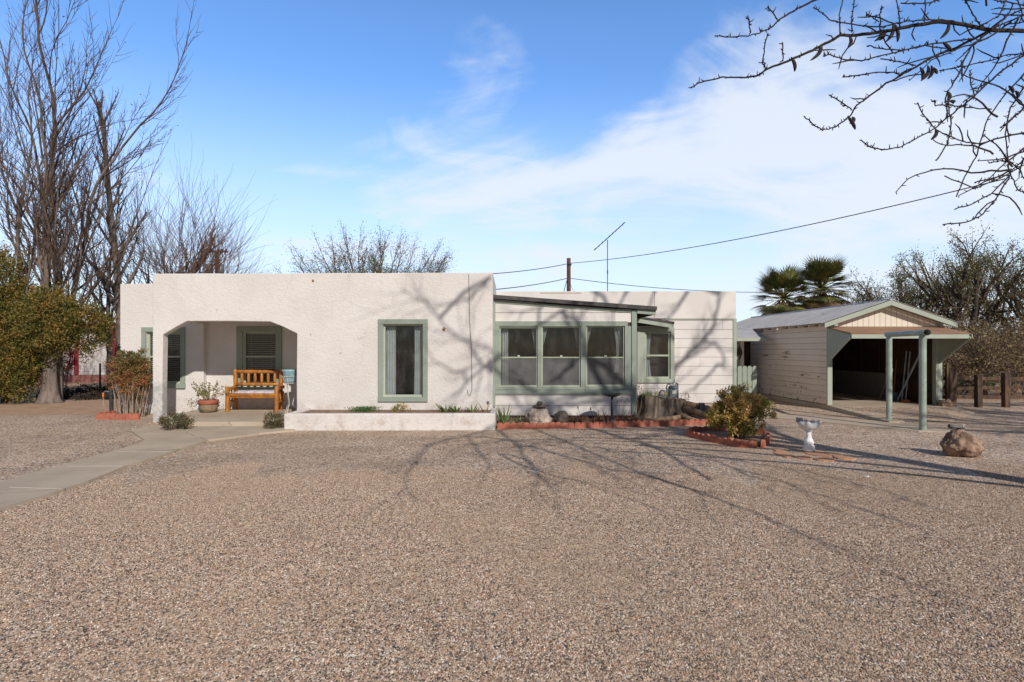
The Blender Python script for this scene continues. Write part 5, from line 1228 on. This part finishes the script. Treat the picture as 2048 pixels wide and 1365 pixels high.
# junipers on the left, each a column of foliage
def juniper(c, blobs, label, seed, n):
    rnd = random.Random(seed); root = empty("juniper", (c[0], c[1], 0), label, "juniper"); s = MB(); tr = MB()
    tr.tube([(c[0], c[1], 0), (c[0] + .05, c[1], blobs[0][2])], [.13, .08], 8)
    tot = sum(b[3] * b[5] for b in blobs)
    for bx, by, bz, rx, ry, rz_ in blobs:
        cl = int(n * rx * rz_ / tot / 26)
        for i in range(cl):
            d = Vector((rnd.gauss(0, 1), rnd.gauss(0, 1), rnd.gauss(0, 1))).normalized(); q = (.55 + .5 * rnd.random()) * (1 + .35 * noise.noise(d * 2.2 + Vector((bx, seed, 0))))
            p = Vector((bx + d.x * rx * q, by + d.y * ry * q, max(.12, bz + d.z * rz_ * q))); fan = (d + Vector((0, 0, .5)) + Vector((rnd.gauss(0, .4), rnd.gauss(0, .4), 0))).normalized()
            for j in range(26):
                o = Vector((rnd.gauss(0, 1), rnd.gauss(0, 1), rnd.gauss(0, 1))) * .085; s.leaf(p + o + fan * rnd.random() * .15, fan + Vector((rnd.gauss(0, .6), rnd.gauss(0, .6), rnd.gauss(0, .6))), rnd.uniform(.04, .10), .035)
    tr.build("trunk", M['bark'], root); s.build("foliage", M['L_conifer'], root)
juniper((-13.9, 17.6), [(-12.95, 17.4, 2.25, .62, .6, .75), (-13.35, 16.6, 2.45, .8, .45, .85), (-14.4, 17.3, 2.0, .8, .7, 1.2)], "rust-tipped juniper growing round the large bare tree above its trunk", 3, 36000)
juniper((-15.3, 17.4), [(-14.95, 17.0, 1.7, .9, .7, 1.5), (-15.3, 17.0, 3.1, .95, .8, 1.4), (-14.6, 16.8, 1.0, .6, .5, .85)], "taller green juniper at the left edge of the photo, foliage down to the ground", 4, 60000)
bush("dark_shrub", (-15.9, 16.6), 1.2, .6, .02, .8, 8000, .06, M['L_conifer'], "low brown-green shrub in front of the junipers at the left edge", stems=10, stem_r=.01, clusters=150, cr=.18, seed=34)
M['L_dark'] = leafmat("dark_litter", [(0, (0.018, 0.014, 0.01)), (0.8, (0.06, 0.045, 0.03)), (1, (0.09, 0.08, 0.03))], 0.9, 0)  # near-black tone, ground shade put into the leaf colour
bush("creeper", (-13.7, 19.6), 2.3, 1.7, -.15, .22, 15000, .08, M['L_dark'], "dark low dead growth on the ground behind the big trunk before the wire fence", "ground cover", stems=0, clusters=300, cr=.26, core=.05, seed=35)  # dark leaf mass added to paint the shaded band of ground
bush("red_shrub", (X(128, 22.5), 22.5), .45, .4, .5, 2.0, 2600, .07, M['L_red'], "bright red leafy shrub behind the big trunk", stems=8, stem_r=.01, clusters=50, cr=.16, seed=36)

# behind the house, centre: mesquite crown
MQ = dict(seg=.4, wob=.12, trop=[.02, .04, .03, .0], tap=.4, thick=.05, depth=4, kids=[6, 5, 5, 3], t0=.25, ang=(.35, .8), lr=(.5, .75), rmin=.008)
t = Tree(51); p = Vector((X(745, 33), 33, 0))
for k in range(26):
    dx = -1.55 + 3.1 * k / 25 + t.r.uniform(-.06, .06); t.limb(p + Vector((dx * .25, 0, 2.4)), Vector((dx, t.r.uniform(-.5, .5), 1.15)), 3.4 + .3 * t.r.random(), .10, 0, dict(MQ, depth=3, wob=.06, kids=[5, 5, 5], lr=(.35, .55), t0=.35, ang=(.3, .75)))
t.trunk.tube([p, p + Vector((0, 0, 2.6))], [.3, .22], 8); t.leaves(24000, .085, .18); t.build("mesquite_tree", (p.x, p.y, 0), "dark rounded crown showing over the middle of the flat roof", M['darkbark'], M['twig'], M['L_mesq'])
bush("far_tree", (X(618, 40), 40), .7, .6, 3.5, 6.85, 900, .11, M['L_mesq'], "tiny tree tip over the roof left of the rounded crown", "tree", stems=6, stem_r=.03, clusters=20, cr=.3, seed=52)

# right side trees
def mesq(seed, px, Y, h, r, label, leaves=9000, depth=4, lean_=0, group="mesquites behind the garage and fence", lm='L_mesq', k0=None, ls=.085, tm='darkbark'):
    t = Tree(seed); p = Vector((X(px, Y), Y, 0)); sc = h / 6.0
    fork = p + Vector((lean_ * .6, 0, h * .28)); t.trunk.tube([p, p.lerp(fork, .5) + Vector((.06, 0, 0)), fork], [r * 1.25, r, r * .85], 9, cap=False)
    for i in range(k0 or 5):
        a = 6.283 * (i + t.r.random() * .6) / (k0 or 5); t.limb(fork, Vector((math.cos(a) * .62 + lean_, math.sin(a) * .6, 1)), h * .40, r * .6, 1, dict(MQ, depth=depth, seg=.45 * sc))
    t.leaves(leaves, ls, .10); return t.build("mesquite_tree", (p.x, p.y, 0), label, M[tm], M['twig'], M[lm], group=group)
mesq(61, 1935, 24, 6.9, .24, "tall dark-trunked mesquite right behind the rail fence", 7500)
mesq(62, 1805, 27, 6.0, .18, "mesquite rising behind the garage ridge, left of the tall dark-trunked one", 6500)
mesq(63, 1742, 29, 5.2, .15, "sparse narrow mesquite between the palms and the denser trees", 1200, k0=4)
mesq(64, 2040, 26, 6.8, .2, "mesquite cut by the right edge of the photo", 7000)
mesq(65, 1875, 31, 6.2, .2, "mesquite furthest back between the two larger ones", 6000)
mesq(66, 2130, 22, 6.0, .2, "mesquite just outside the right edge", 6000)
def brush(seed, px, Y, w, h, n, label, cat="shrub"):
    t = Tree(seed); p = Vector((X(px, Y), Y, 0))
    for i in range(16):
        a = t.r.uniform(0, 6.283); q = p + Vector((math.cos(a) * w * .3, math.sin(a) * w * .2, 0)); t.limb(q, Vector((math.cos(a) * w / h * .9, math.sin(a) * .5, 1)), h * .75, .03, 0, dict(MQ, depth=2, kids=[6, 5], seg=.35, trop=[-.02, -.06, -.08], thick=.5, wob=.16, lr=(.4, .7)))
    t.leaves(n, .075, .10); t.build("brush", (p.x, p.y, 0), label, M['twig'], M['twig'], M['L_brush'], cat, "brown brush behind the fence and garage")
brush(71, 1700, 26, 1.9, 2.9, 5000, "brown brush showing over the garage ridge right of the palms")
brush(72, 1800, 24, 1.9, 2.7, 5000, "brown brush behind the garage gable")
brush(73, 1900, 20.5, 1.7, 2.6, 6000, "tangled brown brush right of the garage bracket")
brush(74, 1985, 20, 1.8, 2.9, 6500, "tangled olive-brown brush above the middle of the rail fence")
brush(75, 2060, 19.5, 1.7, 2.6, 6000, "tangled brown brush at the right edge over the fence")
brush(76, 1940, 27, 2.6, 3.4, 7000, "tall brush between the tree trunks far behind the fence")
brush(77, 2050, 29, 2.6, 3.6, 7000, "tall brush far back at the right edge")
bush("green_shrub", (X(1985, 21.5), 20.5 + 2), 1.1, .6, .02, .85, 3000, .08, M['L_clover'], "low bright green growth seen through the rail fence", stems=0, clusters=60, cr=.22, seed=78)


def palm(px, Y, zc, label, seed, rad=1.25):
    rnd = random.Random(seed); random.seed(seed); x = X(px, Y); root = empty("fan_palm", (x, Y, 0), label, "palm tree", "fan palms behind the garage")
    s = MB(); s.tube([(x, Y, 0), (x, Y, zc - .2)], [.30, .22], 10); s.build("trunk", M['bark'], root)
    lv = MB(); sk = MB()
    for i in range(105):
        e = rnd.uniform(-1.1, 1.3); a = rnd.uniform(0, 6.283); d = Vector((math.cos(a) * math.cos(e), math.sin(a) * math.cos(e), math.sin(e))); c = Vector((x, Y, zc)); tgt = lv if e > -.62 else sk
        pl = rad * rnd.uniform(.4, .62); b = c + d * pl; side = d.cross(Vector((0, 0, 1))); side = side.normalized() if side.length > .1 else Vector((1, 0, 0)); tgt.tube([c, c.lerp(b, .5) + Vector((0, 0, .04)), b], [.025, .018, .012], 3)
        up = side.cross(d).normalized(); bl = rad * rnd.uniform(.42, .58)
        for k in range(17):
            f = -1.25 + 2.5 * k / 16; dd = (d * math.cos(f) + side * math.sin(f)).normalized() + up * .12 * math.cos(f); tgt.blade(b, dd, bl * (1 - .25 * abs(f) / 1.25), .085, .55, 3, face=up)
    lv.build("fronds", M['L_palm'], root); sk.build("dead_fronds", M['L_skirt'], root)
palm(1567, 30, 4.25, "shorter fan palm behind the garage roof, nearer the house", 81, 1.85); palm(1643, 31, 4.85, "taller fan palm behind the garage roof, right of its neighbour", 82, 1.95)
for k, (px, lab) in enumerate(((1498, "tiny bare treetop over the left end of the tin roof"), (1484, "tiny leafless sapling top against the house corner"))):
    t = Tree(90 + k); p = Vector((X(px, 40), 40, 0)); t.limb(p, Vector((.03, 0, 1)), 3.6 - k * .4, .06, 0, dict(UP, kids=[9, 5], depth=2, lr=(.12, .22), t0=.5, cont=False)); t.build("far_tree", (p.x, p.y, 0), lab, M['bark'], M['twig'])

# ------------------------------------------------------------------ poles, wires, antenna
UPo = empty("utility_pole", (X(1137, 26), 26, 0), "short brown wooden pole standing behind the flat roof beside the aerial", "utility pole")
s = MB(); px_ = X(1137.5, 26); s.tube([(px_, 26, 0), (px_, 26, Z(517, 26))], [.11, .09], 10); s.build("pole", M['rust'], UPo)
s = MB(); s.tube([at(1136, 542, 25.9), at(1134, 560, 25.9), at(1128, 583, 25.9)], .015, 5); s.tube([at(1139, 565, 25.9), at(1147, 583, 25.9)], .01, 4); s.tube([at(1134, 528, 25.9), at(1143, 530, 25.9)], .04, 6); s.build("bracket", M['wire'], UPo)
def wire(a, b, sag, r, label):
    s = MB(); n = 24; s.tube([a.lerp(b, i / n) - Vector((0, 0, sag * 4 * (i / n) * (1 - i / n))) for i in range(n + 1)], r, 4); tag(s.build("overhead_wire", M['wire']), label, "wire", "overhead wires over the house")
wire(at(1140, 527, 26), at(2010, 358, 13), .28, .014, "longest overhead wire climbing from the pole to the top right")
wire(at(985, 548, 19), at(1135, 528, 26), .05, .018, "short upper wire from the stucco corner to the pole")
wire(at(985, 580, 17), at(1135, 557, 26), .05, .018, "short lower wire from the lean-to roof to the pole")
wire(at(1140, 557, 26), at(2048, 530, 30), 1.0, .018, "nearly level lower wire from the pole past the palms")
P2 = empty("utility_pole", (X(435, 34), 34, 0), "power pole with a crossarm and two transformers behind the left bare trees", "utility pole")
s = MB(); x = X(434, 34); s.tube([(x, 34, 0), (x, 34, Z(502, 34))], [.16, .12], 10); s.build("pole", M['rust'], P2)
s = MB(); s.box(x - .75, x + .65, 33.85, 33.98, Z(506, 34), Z(502, 34)); s.build("crossarm", M['rust'], P2)
for dx in (-.35, .32): s = MB(); s.lathe([(.17, 0), (.20, .04), (.20, .5), (.12, .56)], (x + dx, 33.8, Z(548, 34)), 14); s.build("transformer", M['grey_metal'], P2, smooth=True)
s = MB()
for dx in (-.7, -.4, .3, .6): s.lathe([(.03, 0), (.05, .03), (.05, .08), (.02, .12)], (x + dx, 33.92, Z(502, 34)), 8)
s.build("insulator", M['iron'], P2)
AN = empty("tv_antenna", (X(1215, 17.5), 17.5, 2.95), "thin television aerial tilted on a mast above the flat roof", "antenna")
s = MB(); xa_ = X(1215, 17.5); s.tube([(xa_, 17.5, 2.95), (xa_, 17.5, Z(480, 17.5))], .014, 6); s.tube([(xa_, 17.5, Z(548, 17.5)), (xa_, 17.5, Z(541, 17.5))], .022, 6); s.build("mast", M['grey_metal'], AN)
s = MB(); a = at(1188, 501, 17.5); b = at(1250, 445, 17.5); s.tube([a, b], .014, 5); dd = (b - a).normalized()
for k in range(9): c = a.lerp(b, .05 + k * .11); s.tube([c - Vector((.04, .30, .02)), c + Vector((.04, .30, .02))], .007, 4); s.blob(tuple(c), (.022, .02, .02), k, .1, 1)
s.build("boom", M['iron'], AN)

# ------------------------------------------------------------------ near tree at the right (its branches show top right, its shadow falls on the house)
NT = Tree(7); base = Vector((8.65, 1.75, 0))
fork = Vector((8.45, 2.1, 5.2))
NT.trunk.tube([base, base.lerp(fork, .35) + Vector((.06, 0, 0)), base.lerp(fork, .7), fork], [.29, .23, .20, .17], 12, cap=False)
CP = dict(seg=.5, wob=.11, trop=[.02, .02, .0, -.03], tap=.45, thick=.03, depth=4, kids=[5, 6, 5, 4], t0=.2, ang=(.35, .85), lr=(.4, .65), rmin=.007)
for i, (d, ln, r) in enumerate((((-.9, .1, .75), 3.8, .07), ((-.45, .35, 1.0), 3.8, .08), ((.1, .2, 1), 3.6, .10), ((.7, .4, .8), 3.4, .09), ((-.2, -.5, 1.0), 3.0, .09), ((-1.2, .6, .55), 3.4, .06))):
    NT.limb(fork - Vector((0, 0, .25 * (i % 3))), Vector(d), ln, r, 1, CP)
# high limbs of the crown, known from the shadows they throw: (kind, radius, distance of the limb from the camera, shadow outline)
def lift(q, Yt): return q - travel * ((q.y - Yt) / travel.y)
def c1(x, y): return gnd(780 + x / 3.2, 830 + y / 3.2)
def c2(x, y): return gnd(1400 + x / 3.16, 820 + y / 3.16)
def c3(x, y): return at(780 + x / 4.096, 530 + y / 4.096, 12.5)
def c4(x, y): return at(780 + x / 4.096, 530 + y / 4.096, 13.0)
def c5(x, y): return at(1240 + x / 3.79, 560 + y / 3.79, 15.3)
LIMBS = [
 (c1, .055, 1.6, [(2048, 420), (1900, 330), (1780, 250), (1650, 190), (1500, 150), (1350, 105), (1270, 85)], 1),
 (c1, .035, 1.5, [(2048, 530), (1850, 460), (1650, 390), (1450, 310), (1300, 250), (1150, 180), (1000, 120), (920, 90)], 1),
 (c1, .035, 1.4, [(1650, 390), (1400, 345), (1250, 300), (1130, 270), (1000, 230), (900, 200), (820, 200)], 0),
 (c1, .032, 1.2, [(1250, 440), (1050, 390), (930, 350), (860, 270), (820, 200), (760, 150), (690, 100)], 1), (c1, .025, 1.2, [(1000, 440), (930, 360), (800, 300), (700, 250)], 0),
 (c1, .025, 1.4, [(660, 370), (600, 280), (540, 200), (490, 140)], 0), (c1, .03, 1.1, [(100, 380), (180, 270), (250, 190), (400, 150), (490, 140), (560, 110), (660, 95)], 0),
 (c2, .022, .9, [(1290, 545), (1100, 500), (950, 460), (750, 410), (550, 370), (300, 330), (80, 290)], 1), (c2, .02, .9, [(430, 450), (300, 410), (150, 340), (0, 290)], 0), (c2, .018, .8, [(700, 520), (480, 440), (250, 380)], 0), (c2, .018, .7, [(380, 660), (200, 600), (0, 520)], 0),
 (c1, .03, 1.5, [(2048, 290), (1900, 240), (1750, 215), (1600, 190)], 0), (c1, .02, 1.5, [(2048, 230), (1850, 190), (1700, 130)], 0),
 (c3, .055, 2.6, [(840, 780), (780, 830), (700, 900), (600, 1000), (500, 1090)], 0), (c4, .05, 2.6, [(1400, 380), (1130, 560), (1040, 650), (850, 770)], 1),
 (c3, .045, 2.7, [(840, 880), (740, 790), (640, 650), (560, 600), (400, 440), (330, 360), (240, 280), (100, 200)], 1), (c3, .05, 2.7, [(830, 100), (750, 180), (640, 290), (500, 320), (360, 340)], 0), (c3, .03, 2.7, [(520, 880), (380, 800), (330, 760)], 0),
 (c4, .055, 2.8, [(1600, 650), (1560, 760), (1450, 850), (1350, 950), (1180, 1180)], 1), (c4, .04, 2.8, [(1640, 350), (1580, 400), (1560, 490)], 0), (c4, .04, 2.8, [(1500, 830), (1250, 1000)], 0), (c4, .08, 2.7, [(1950, 1010), (1900, 1020), (1550, 1070), (1350, 1110), (1150, 1190)], 1), (c4, .09, 2.7, [(2000, 1110), (1700, 1120), (1380, 1150)], 0),
 (c4, .04, 2.9, [(1250, 340), (1100, 380), (1040, 470)], 0),
 (c5, .075, 4.2, [(770, 60), (740, 200), (720, 300), (700, 370), (640, 450), (570, 520), (500, 590), (410, 660)], 1), (c5, .05, 4.2, [(530, 60), (440, 200), (400, 250), (350, 295)], 0), (c5, .04, 4.2, [(640, 470), (720, 480), (780, 560), (790, 700)], 0), (c5, .045, 4.1, [(60, 60), (40, 110), (0, 180), (-70, 260)], 1), (c5, .05, 4.1, [(270, 60), (260, 100), (230, 200)], 0), (c5, .04, 4.1, [(-230, 60), (-180, 100), (-200, 190)], 0), (c5, .035, 4.2, [(700, 700), (560, 820), (430, 900)], 0)]
rl = random.Random(77)
FINE = dict(seg=.35, wob=.12, trop=[0, .0, .0, 0], tap=.4, thick=.03, depth=4, kids=[4, 4, 4, 3], t0=.1, ang=(.4, .9), lr=(.5, .8), rmin=.007)
placed = []
def order(l): return (0 if l[0] in (c3, c4, c5) and l[4] else 1 if l[0] in (c3, c4, c5) else 2 if l[4] else 3)
for fn, r, Yt, pl, join in sorted(LIMBS, key=order):
    if fn in (c3, c4): r *= .68
    if fn in (c1, c2) or fn is c5 and join: pl = pl[::-1]           # these grow out of the high crown and droop to their tips
    q = [lift(fn(*p), Yt + .25 * math.sin(i * 1.3)) for i, p in enumerate(pl)]
    main = [Vector((8.45, 2.1, 5.1))]
    hub = main[0] if not placed or (r > .07) else min(placed + [main[0] + Vector((0, 0, 0))], key=lambda v: (v - q[0]).length + (1.5 if v.z > q[0].z + 3 else 0))
    m = hub.lerp(q[0], .5) + Vector((rl.uniform(-.1, .1), 0, .12)); (NT.trunk if r > .03 else NT.br).tube([hub, m, q[0]], [r * 1.15, r * 1.1, r], 8, cap=False)
    pts = []; rr = []
    for i in range(len(q) - 1):
        for k in range(3): pts.append(q[i].lerp(q[i + 1], k / 3) + Vector((rl.gauss(0, .015), rl.gauss(0, .015), rl.gauss(0, .015)))); rr.append(r * (1 - .65 * (i + k / 3) / (len(q) - 1)))
    pts.append(q[-1]); rr.append(r * .35); (NT.trunk if r > .03 else NT.br).tube(pts, rr, 7); placed += pts[::2]
    for i in range(2, len(pts), 2):
        dd = (pts[i] - pts[i - 1]).normalized(); a = Vector((rl.gauss(0, 1), rl.gauss(0, 1), rl.gauss(0, 1))); NT.limb(pts[i], dd + a.normalized() * .7, rl.uniform(.5, 1.1), max(rr[i] * .45, .009), 3, FINE)
# limbs traced in the air: (zoomed picture x, y, distance)
def zt_(x, y, Y): return at(1360 + x / 2.968, y / 2.968, Y)
TR = [
 (11, [(2042, 185), (1850, 180), (1700, 150), (1540, 130), (1400, 150), (1300, 170), (1200, 190), (1050, 210), (950, 210), (860, 260), (790, 300), (680, 345), (600, 380), (510, 415), (470, 445), (390, 462), (250, 458), (120, 492), (65, 520)]),
 (6, [(960, -60), (805, 0), (700, 50), (600, 110), (540, 165), (470, 200), (330, 220), (205, 215)]),
 (7, [(1850, 180), (1750, 230), (1600, 300), (1480, 350), (1400, 400), (1310, 450), (1200, 515), (1100, 590), (1050, 625), (1010, 690), (930, 750), (880, 770), (840, 770), (790, 740), (735, 690)]),
 (3, [(1020, 655), (960, 610), (885, 565)]),
 (6, [(2160, 230), (2042, 330), (1900, 430), (1800, 520), (1700, 610), (1600, 690), (1500, 770), (1400, 825), (1300, 878), (1210, 890), (1130, 875), (1075, 832)]),
 (5, [(1850, 180), (1740, 260), (1690, 350), (1650, 450), (1590, 540), (1590, 620), (1610, 730), (1590, 850), (1520, 955)]),
 (4, [(2160, 330), (2042, 320), (1950, 325), (1850, 360), (1700, 395), (1600, 410), (1540, 420)]),
 (4, [(1750, 230), (1500, 260), (1330, 300), (1200, 330), (1080, 362), (960, 352), (890, 325), (850, 335)]),
 (3, [(1600, 290), (1450, 270), (1300, 300), (1200, 290), (1110, 275)]), (4, [(1310, 445), (1270, 430), (1180, 430), (1080, 445), (965, 458)]), (3, [(1400, 390), (1300, 365), (1190, 350)]),
 (4, [(1620, 125), (1480, 118), (1350, 125), (1200, 160), (1100, 155), (960, 135), (900, 125), (840, 75), (790, 45)]),
 (5, [(2160, 770), (2042, 790), (1900, 820), (1780, 855), (1680, 840), (1600, 810), (1520, 770), (1450, 690), (1410, 610)]), (4, [(1780, 850), (1760, 930), (1690, 1050), (1640, 1170)]),
 (5, [(2160, 300), (2042, 440), (1900, 600), (1830, 700), (1780, 850)]), (5, [(2160, 380), (2042, 520), (1960, 640), (1930, 800), (1950, 1000), (1960, 1040)]), (3, [(1960, 1040), (1850, 1060), (1750, 1085)]),
 (4, [(1950, 1050), (1850, 1150), (1740, 1210), (1630, 1245)]), (4, [(1955, 1060), (1870, 1190), (1800, 1270), (1700, 1320), (1560, 1335)]), (4, [(2160, 850), (2042, 940), (1960, 1030), (2000, 1120), (2042, 1150)]), (3, [(2160, 900), (2042, 980), (1900, 1060), (1750, 1120), (1570, 1045)]),
 (4, [(1020, 190), (1020, 100), (1035, 0), (1040, -80)]), (4, [(950, 200), (945, 90), (965, 0), (980, -80)]), (4, [(1305, 160), (1295, 60), (1285, 0), (1270, -80)]), (3, [(510, 415), (490, 370), (505, 260), (520, 200)]), (3, [(610, 365), (608, 255)]),
 (4, [(1700, -60), (1540, 0), (1460, 20), (1310, 20)]), (3, [(1450, 130), (1455, 0)]), (4, [(1640, -60), (1690, 0), (1740, 90), (1780, 150), (1840, 180)]), (6, [(2160, 20), (2042, 90), (1900, 150), (1850, 180)]), (5, [(2160, -10), (2042, 50), (1930, 100), (1850, 180)]), (4, [(2000, -60), (1940, 0), (1890, 100), (1780, 150)]),
 (4, [(2160, 160), (2042, 130), (1930, 150)]), (4, [(2160, 60), (1980, 20), (1800, -10)]), (3, [(420, 195), (410, 130), (402, 95)]), (3, [(575, 115), (545, 70), (522, 35)]), (3, [(1190, 150), (1185, 90), (1200, 40)]), (3, [(1180, 130), (1130, 95), (1105, 92)]),
 (4, [(2160, 700), (2042, 640), (1980, 700), (1900, 760)]), (3, [(1850, 650), (1700, 640), (1600, 620), (1515, 630), (1508, 595)]), (3, [(1720, 420), (1725, 500), (1745, 560), (1680, 610)]), (3, [(2042, 1060), (2010, 1000), (1960, 960), (1900, 955), (1835, 970)])]
rnd = random.Random(9)
for w, pl in TR:
    Yd = 4.3 + rnd.uniform(-.25, .35); pts = []
    for i in range(len(pl) - 1):
        for k in range(4):
            f = k / 4; x = pl[i][0] + (pl[i + 1][0] - pl[i][0]) * f + rnd.gauss(0, 2.2) * (k > 0); y = pl[i][1] + (pl[i + 1][1] - pl[i][1]) * f + rnd.gauss(0, 2.2) * (k > 0); pts.append(zt_(x, y, 4.3 + (Yd - 4.3) * min(1, (i + f) / 2)))
    pts.append(zt_(pl[-1][0], pl[-1][1], Yd)); n = len(pts); r0 = w / 2.968 / F * 4.3 * 1.12
    NT.br.tube(pts, [max(r0 * (1 - .72 * i / (n - 1)), .0045) for i in range(n)], 6)
    if w >= 4:
        for i in range(4, int(n * .6), 6):
            dd = (pts[i] - pts[i - 1]).normalized(); a = Vector((rnd.gauss(0, 1), rnd.gauss(0, .5), rnd.gauss(0, 1))).normalized(); q = pts[i]; tw = [q]; d = (dd * .6 + a).normalized()
            for _ in range(rnd.randint(2, 5)): d = (d + Vector((rnd.gauss(0, .25), rnd.gauss(0, .2), rnd.gauss(0, .25)))).normalized(); q = q + d * .055; tw.append(q)
            if pl[0][0] > 1500: NT.br.tube(tw, [.005] * (len(tw) - 1) + [.0025], 5)
    for i in range(1, n):        # buds and spurs
        for _ in range(2):
            if rnd.random() < .62:
                q = pts[i - 1].lerp(pts[i], rnd.random()); d = Vector((rnd.gauss(0, 1), rnd.gauss(0, 1), rnd.gauss(0, 1))).normalized(); l = rnd.uniform(.012, .035); NT.br.tube([q, q + d * l * .6, q + d * l + Vector((0, 0, l * .3))], [.0045, .0036, .002], 4)
for k in range(13):      # finer drooping twigs near the right edge
    x, y = rnd.uniform(1750, 2150), rnd.uniform(-40, 1100); q = zt_(x, y, 4.3 + rnd.uniform(-.3, .3)); d = Vector((-rnd.uniform(.3, 1), rnd.gauss(0, .3), rnd.uniform(-1, .35))).normalized(); tw = [q]
    for _ in range(rnd.randint(6, 14)): d = (d + Vector((rnd.gauss(0, .16), rnd.gauss(0, .1), rnd.gauss(0, .16)))).normalized(); q = q + d * .06; tw.append(q)
    n = len(tw); NT.br.tube(tw, [.0075 * (1 - .6 * i / n) for i in range(n)], 5)
    for i in range(1, n):
        if rnd.random() < .7: q = tw[i]; d2 = Vector((rnd.gauss(0, 1), rnd.gauss(0, 1), rnd.gauss(0, 1))).normalized(); NT.br.tube([q, q + d2 * rnd.uniform(.015, .035)], [.004, .002], 4)
# limb joining the visible branches to the trunk
for a, hub in ((Vector((8.5, 2.0, 4.3)), zt_(2160, 182, 4.3)), (Vector((8.5, 2.0, 3.5)), zt_(2160, 350, 4.3)), (Vector((8.55, 1.9, 4.8)), zt_(2160, 20, 4.3)), (Vector((8.55, 1.9, 2.9)), zt_(2160, 780, 4.3))):
    m = a.lerp(hub, .5) + Vector((0, 0, .35)); e_ = zt_(2042, 185, 4.3) if 3.9 < hub.z < 4.1 else hub + Vector((-.12, 0, -.05)); NT.br.tube([a, a.lerp(m, .5) + Vector((0, .05, .05)), m, m.lerp(hub, .5) + Vector((0, -.04, .06)), hub, e_], [.065, .052, .038, .028, .02, .014 if 3.9 < hub.z < 4.1 else .004], 8)
ntree = NT.build("bare_tree", (8.65, 1.75, 0), "dark bare tree with long seed pods whose branches hang into the top right corner", M['bark'], M['twig_near'])
rnd = random.Random(3)
for x, y, l, sx_ in ((835, 265, 95, -60), (828, 270, 80, -40), (1005, 215, 70, -10), (1195, 185, 60, -40), (1205, 175, 65, -20), (1262, 140, 110, -40), (1275, 145, 105, 15), (1590, 130, 100, -45), (660, 340, 85, 20), (995, 690, 80, 45), (1022, 695, 40, -15), (1470, 390, 90, -40), (1490, 390, 80, -20), (1425, 400, 70, 10), (1490, 400, 40, 35), (1515, 765, 65, -25), (1588, 545, 55, 0), (1600, 600, 10, 30), (1560, 250, 60, 55), (1950, 510, 45, 25), (1990, 540, 45, 10), (1185, 170, 70, -10)):
    Yp = 4.28; pts = [zt_(x + sx_ * (t ** 1.6) + 14 * math.sin(t * 3.1), y + l * t, Yp) for t in [k / 7 for k in range(8)]]; pods = MB(); pods.tube(pts, [.004, .009, .012, .013, .013, .012, .009, .004], 6); pods.build("seed_pod", M['twig_near'], ntree, smooth=True)
# second bare tree outside the right edge: its shadow falls before the garage
T2 = Tree(17); b2 = Vector((15.6, 5.6, 0)); f2 = b2 + Vector((0, 0, 2.2)); T2.trunk.tube([b2, f2], [.25, .2], 10)
for i in range(10): a = i * .63; T2.limb(f2, Vector((math.cos(a) * (.5 + .1 * i), math.sin(a) * .8, 1)), 3.4, .14, 1, CP)
T2.build("bare_tree", (b2.x, b2.y, 0), "bare tree outside the right edge that shades the gravel before the garage", M['bark'], M['twig'])
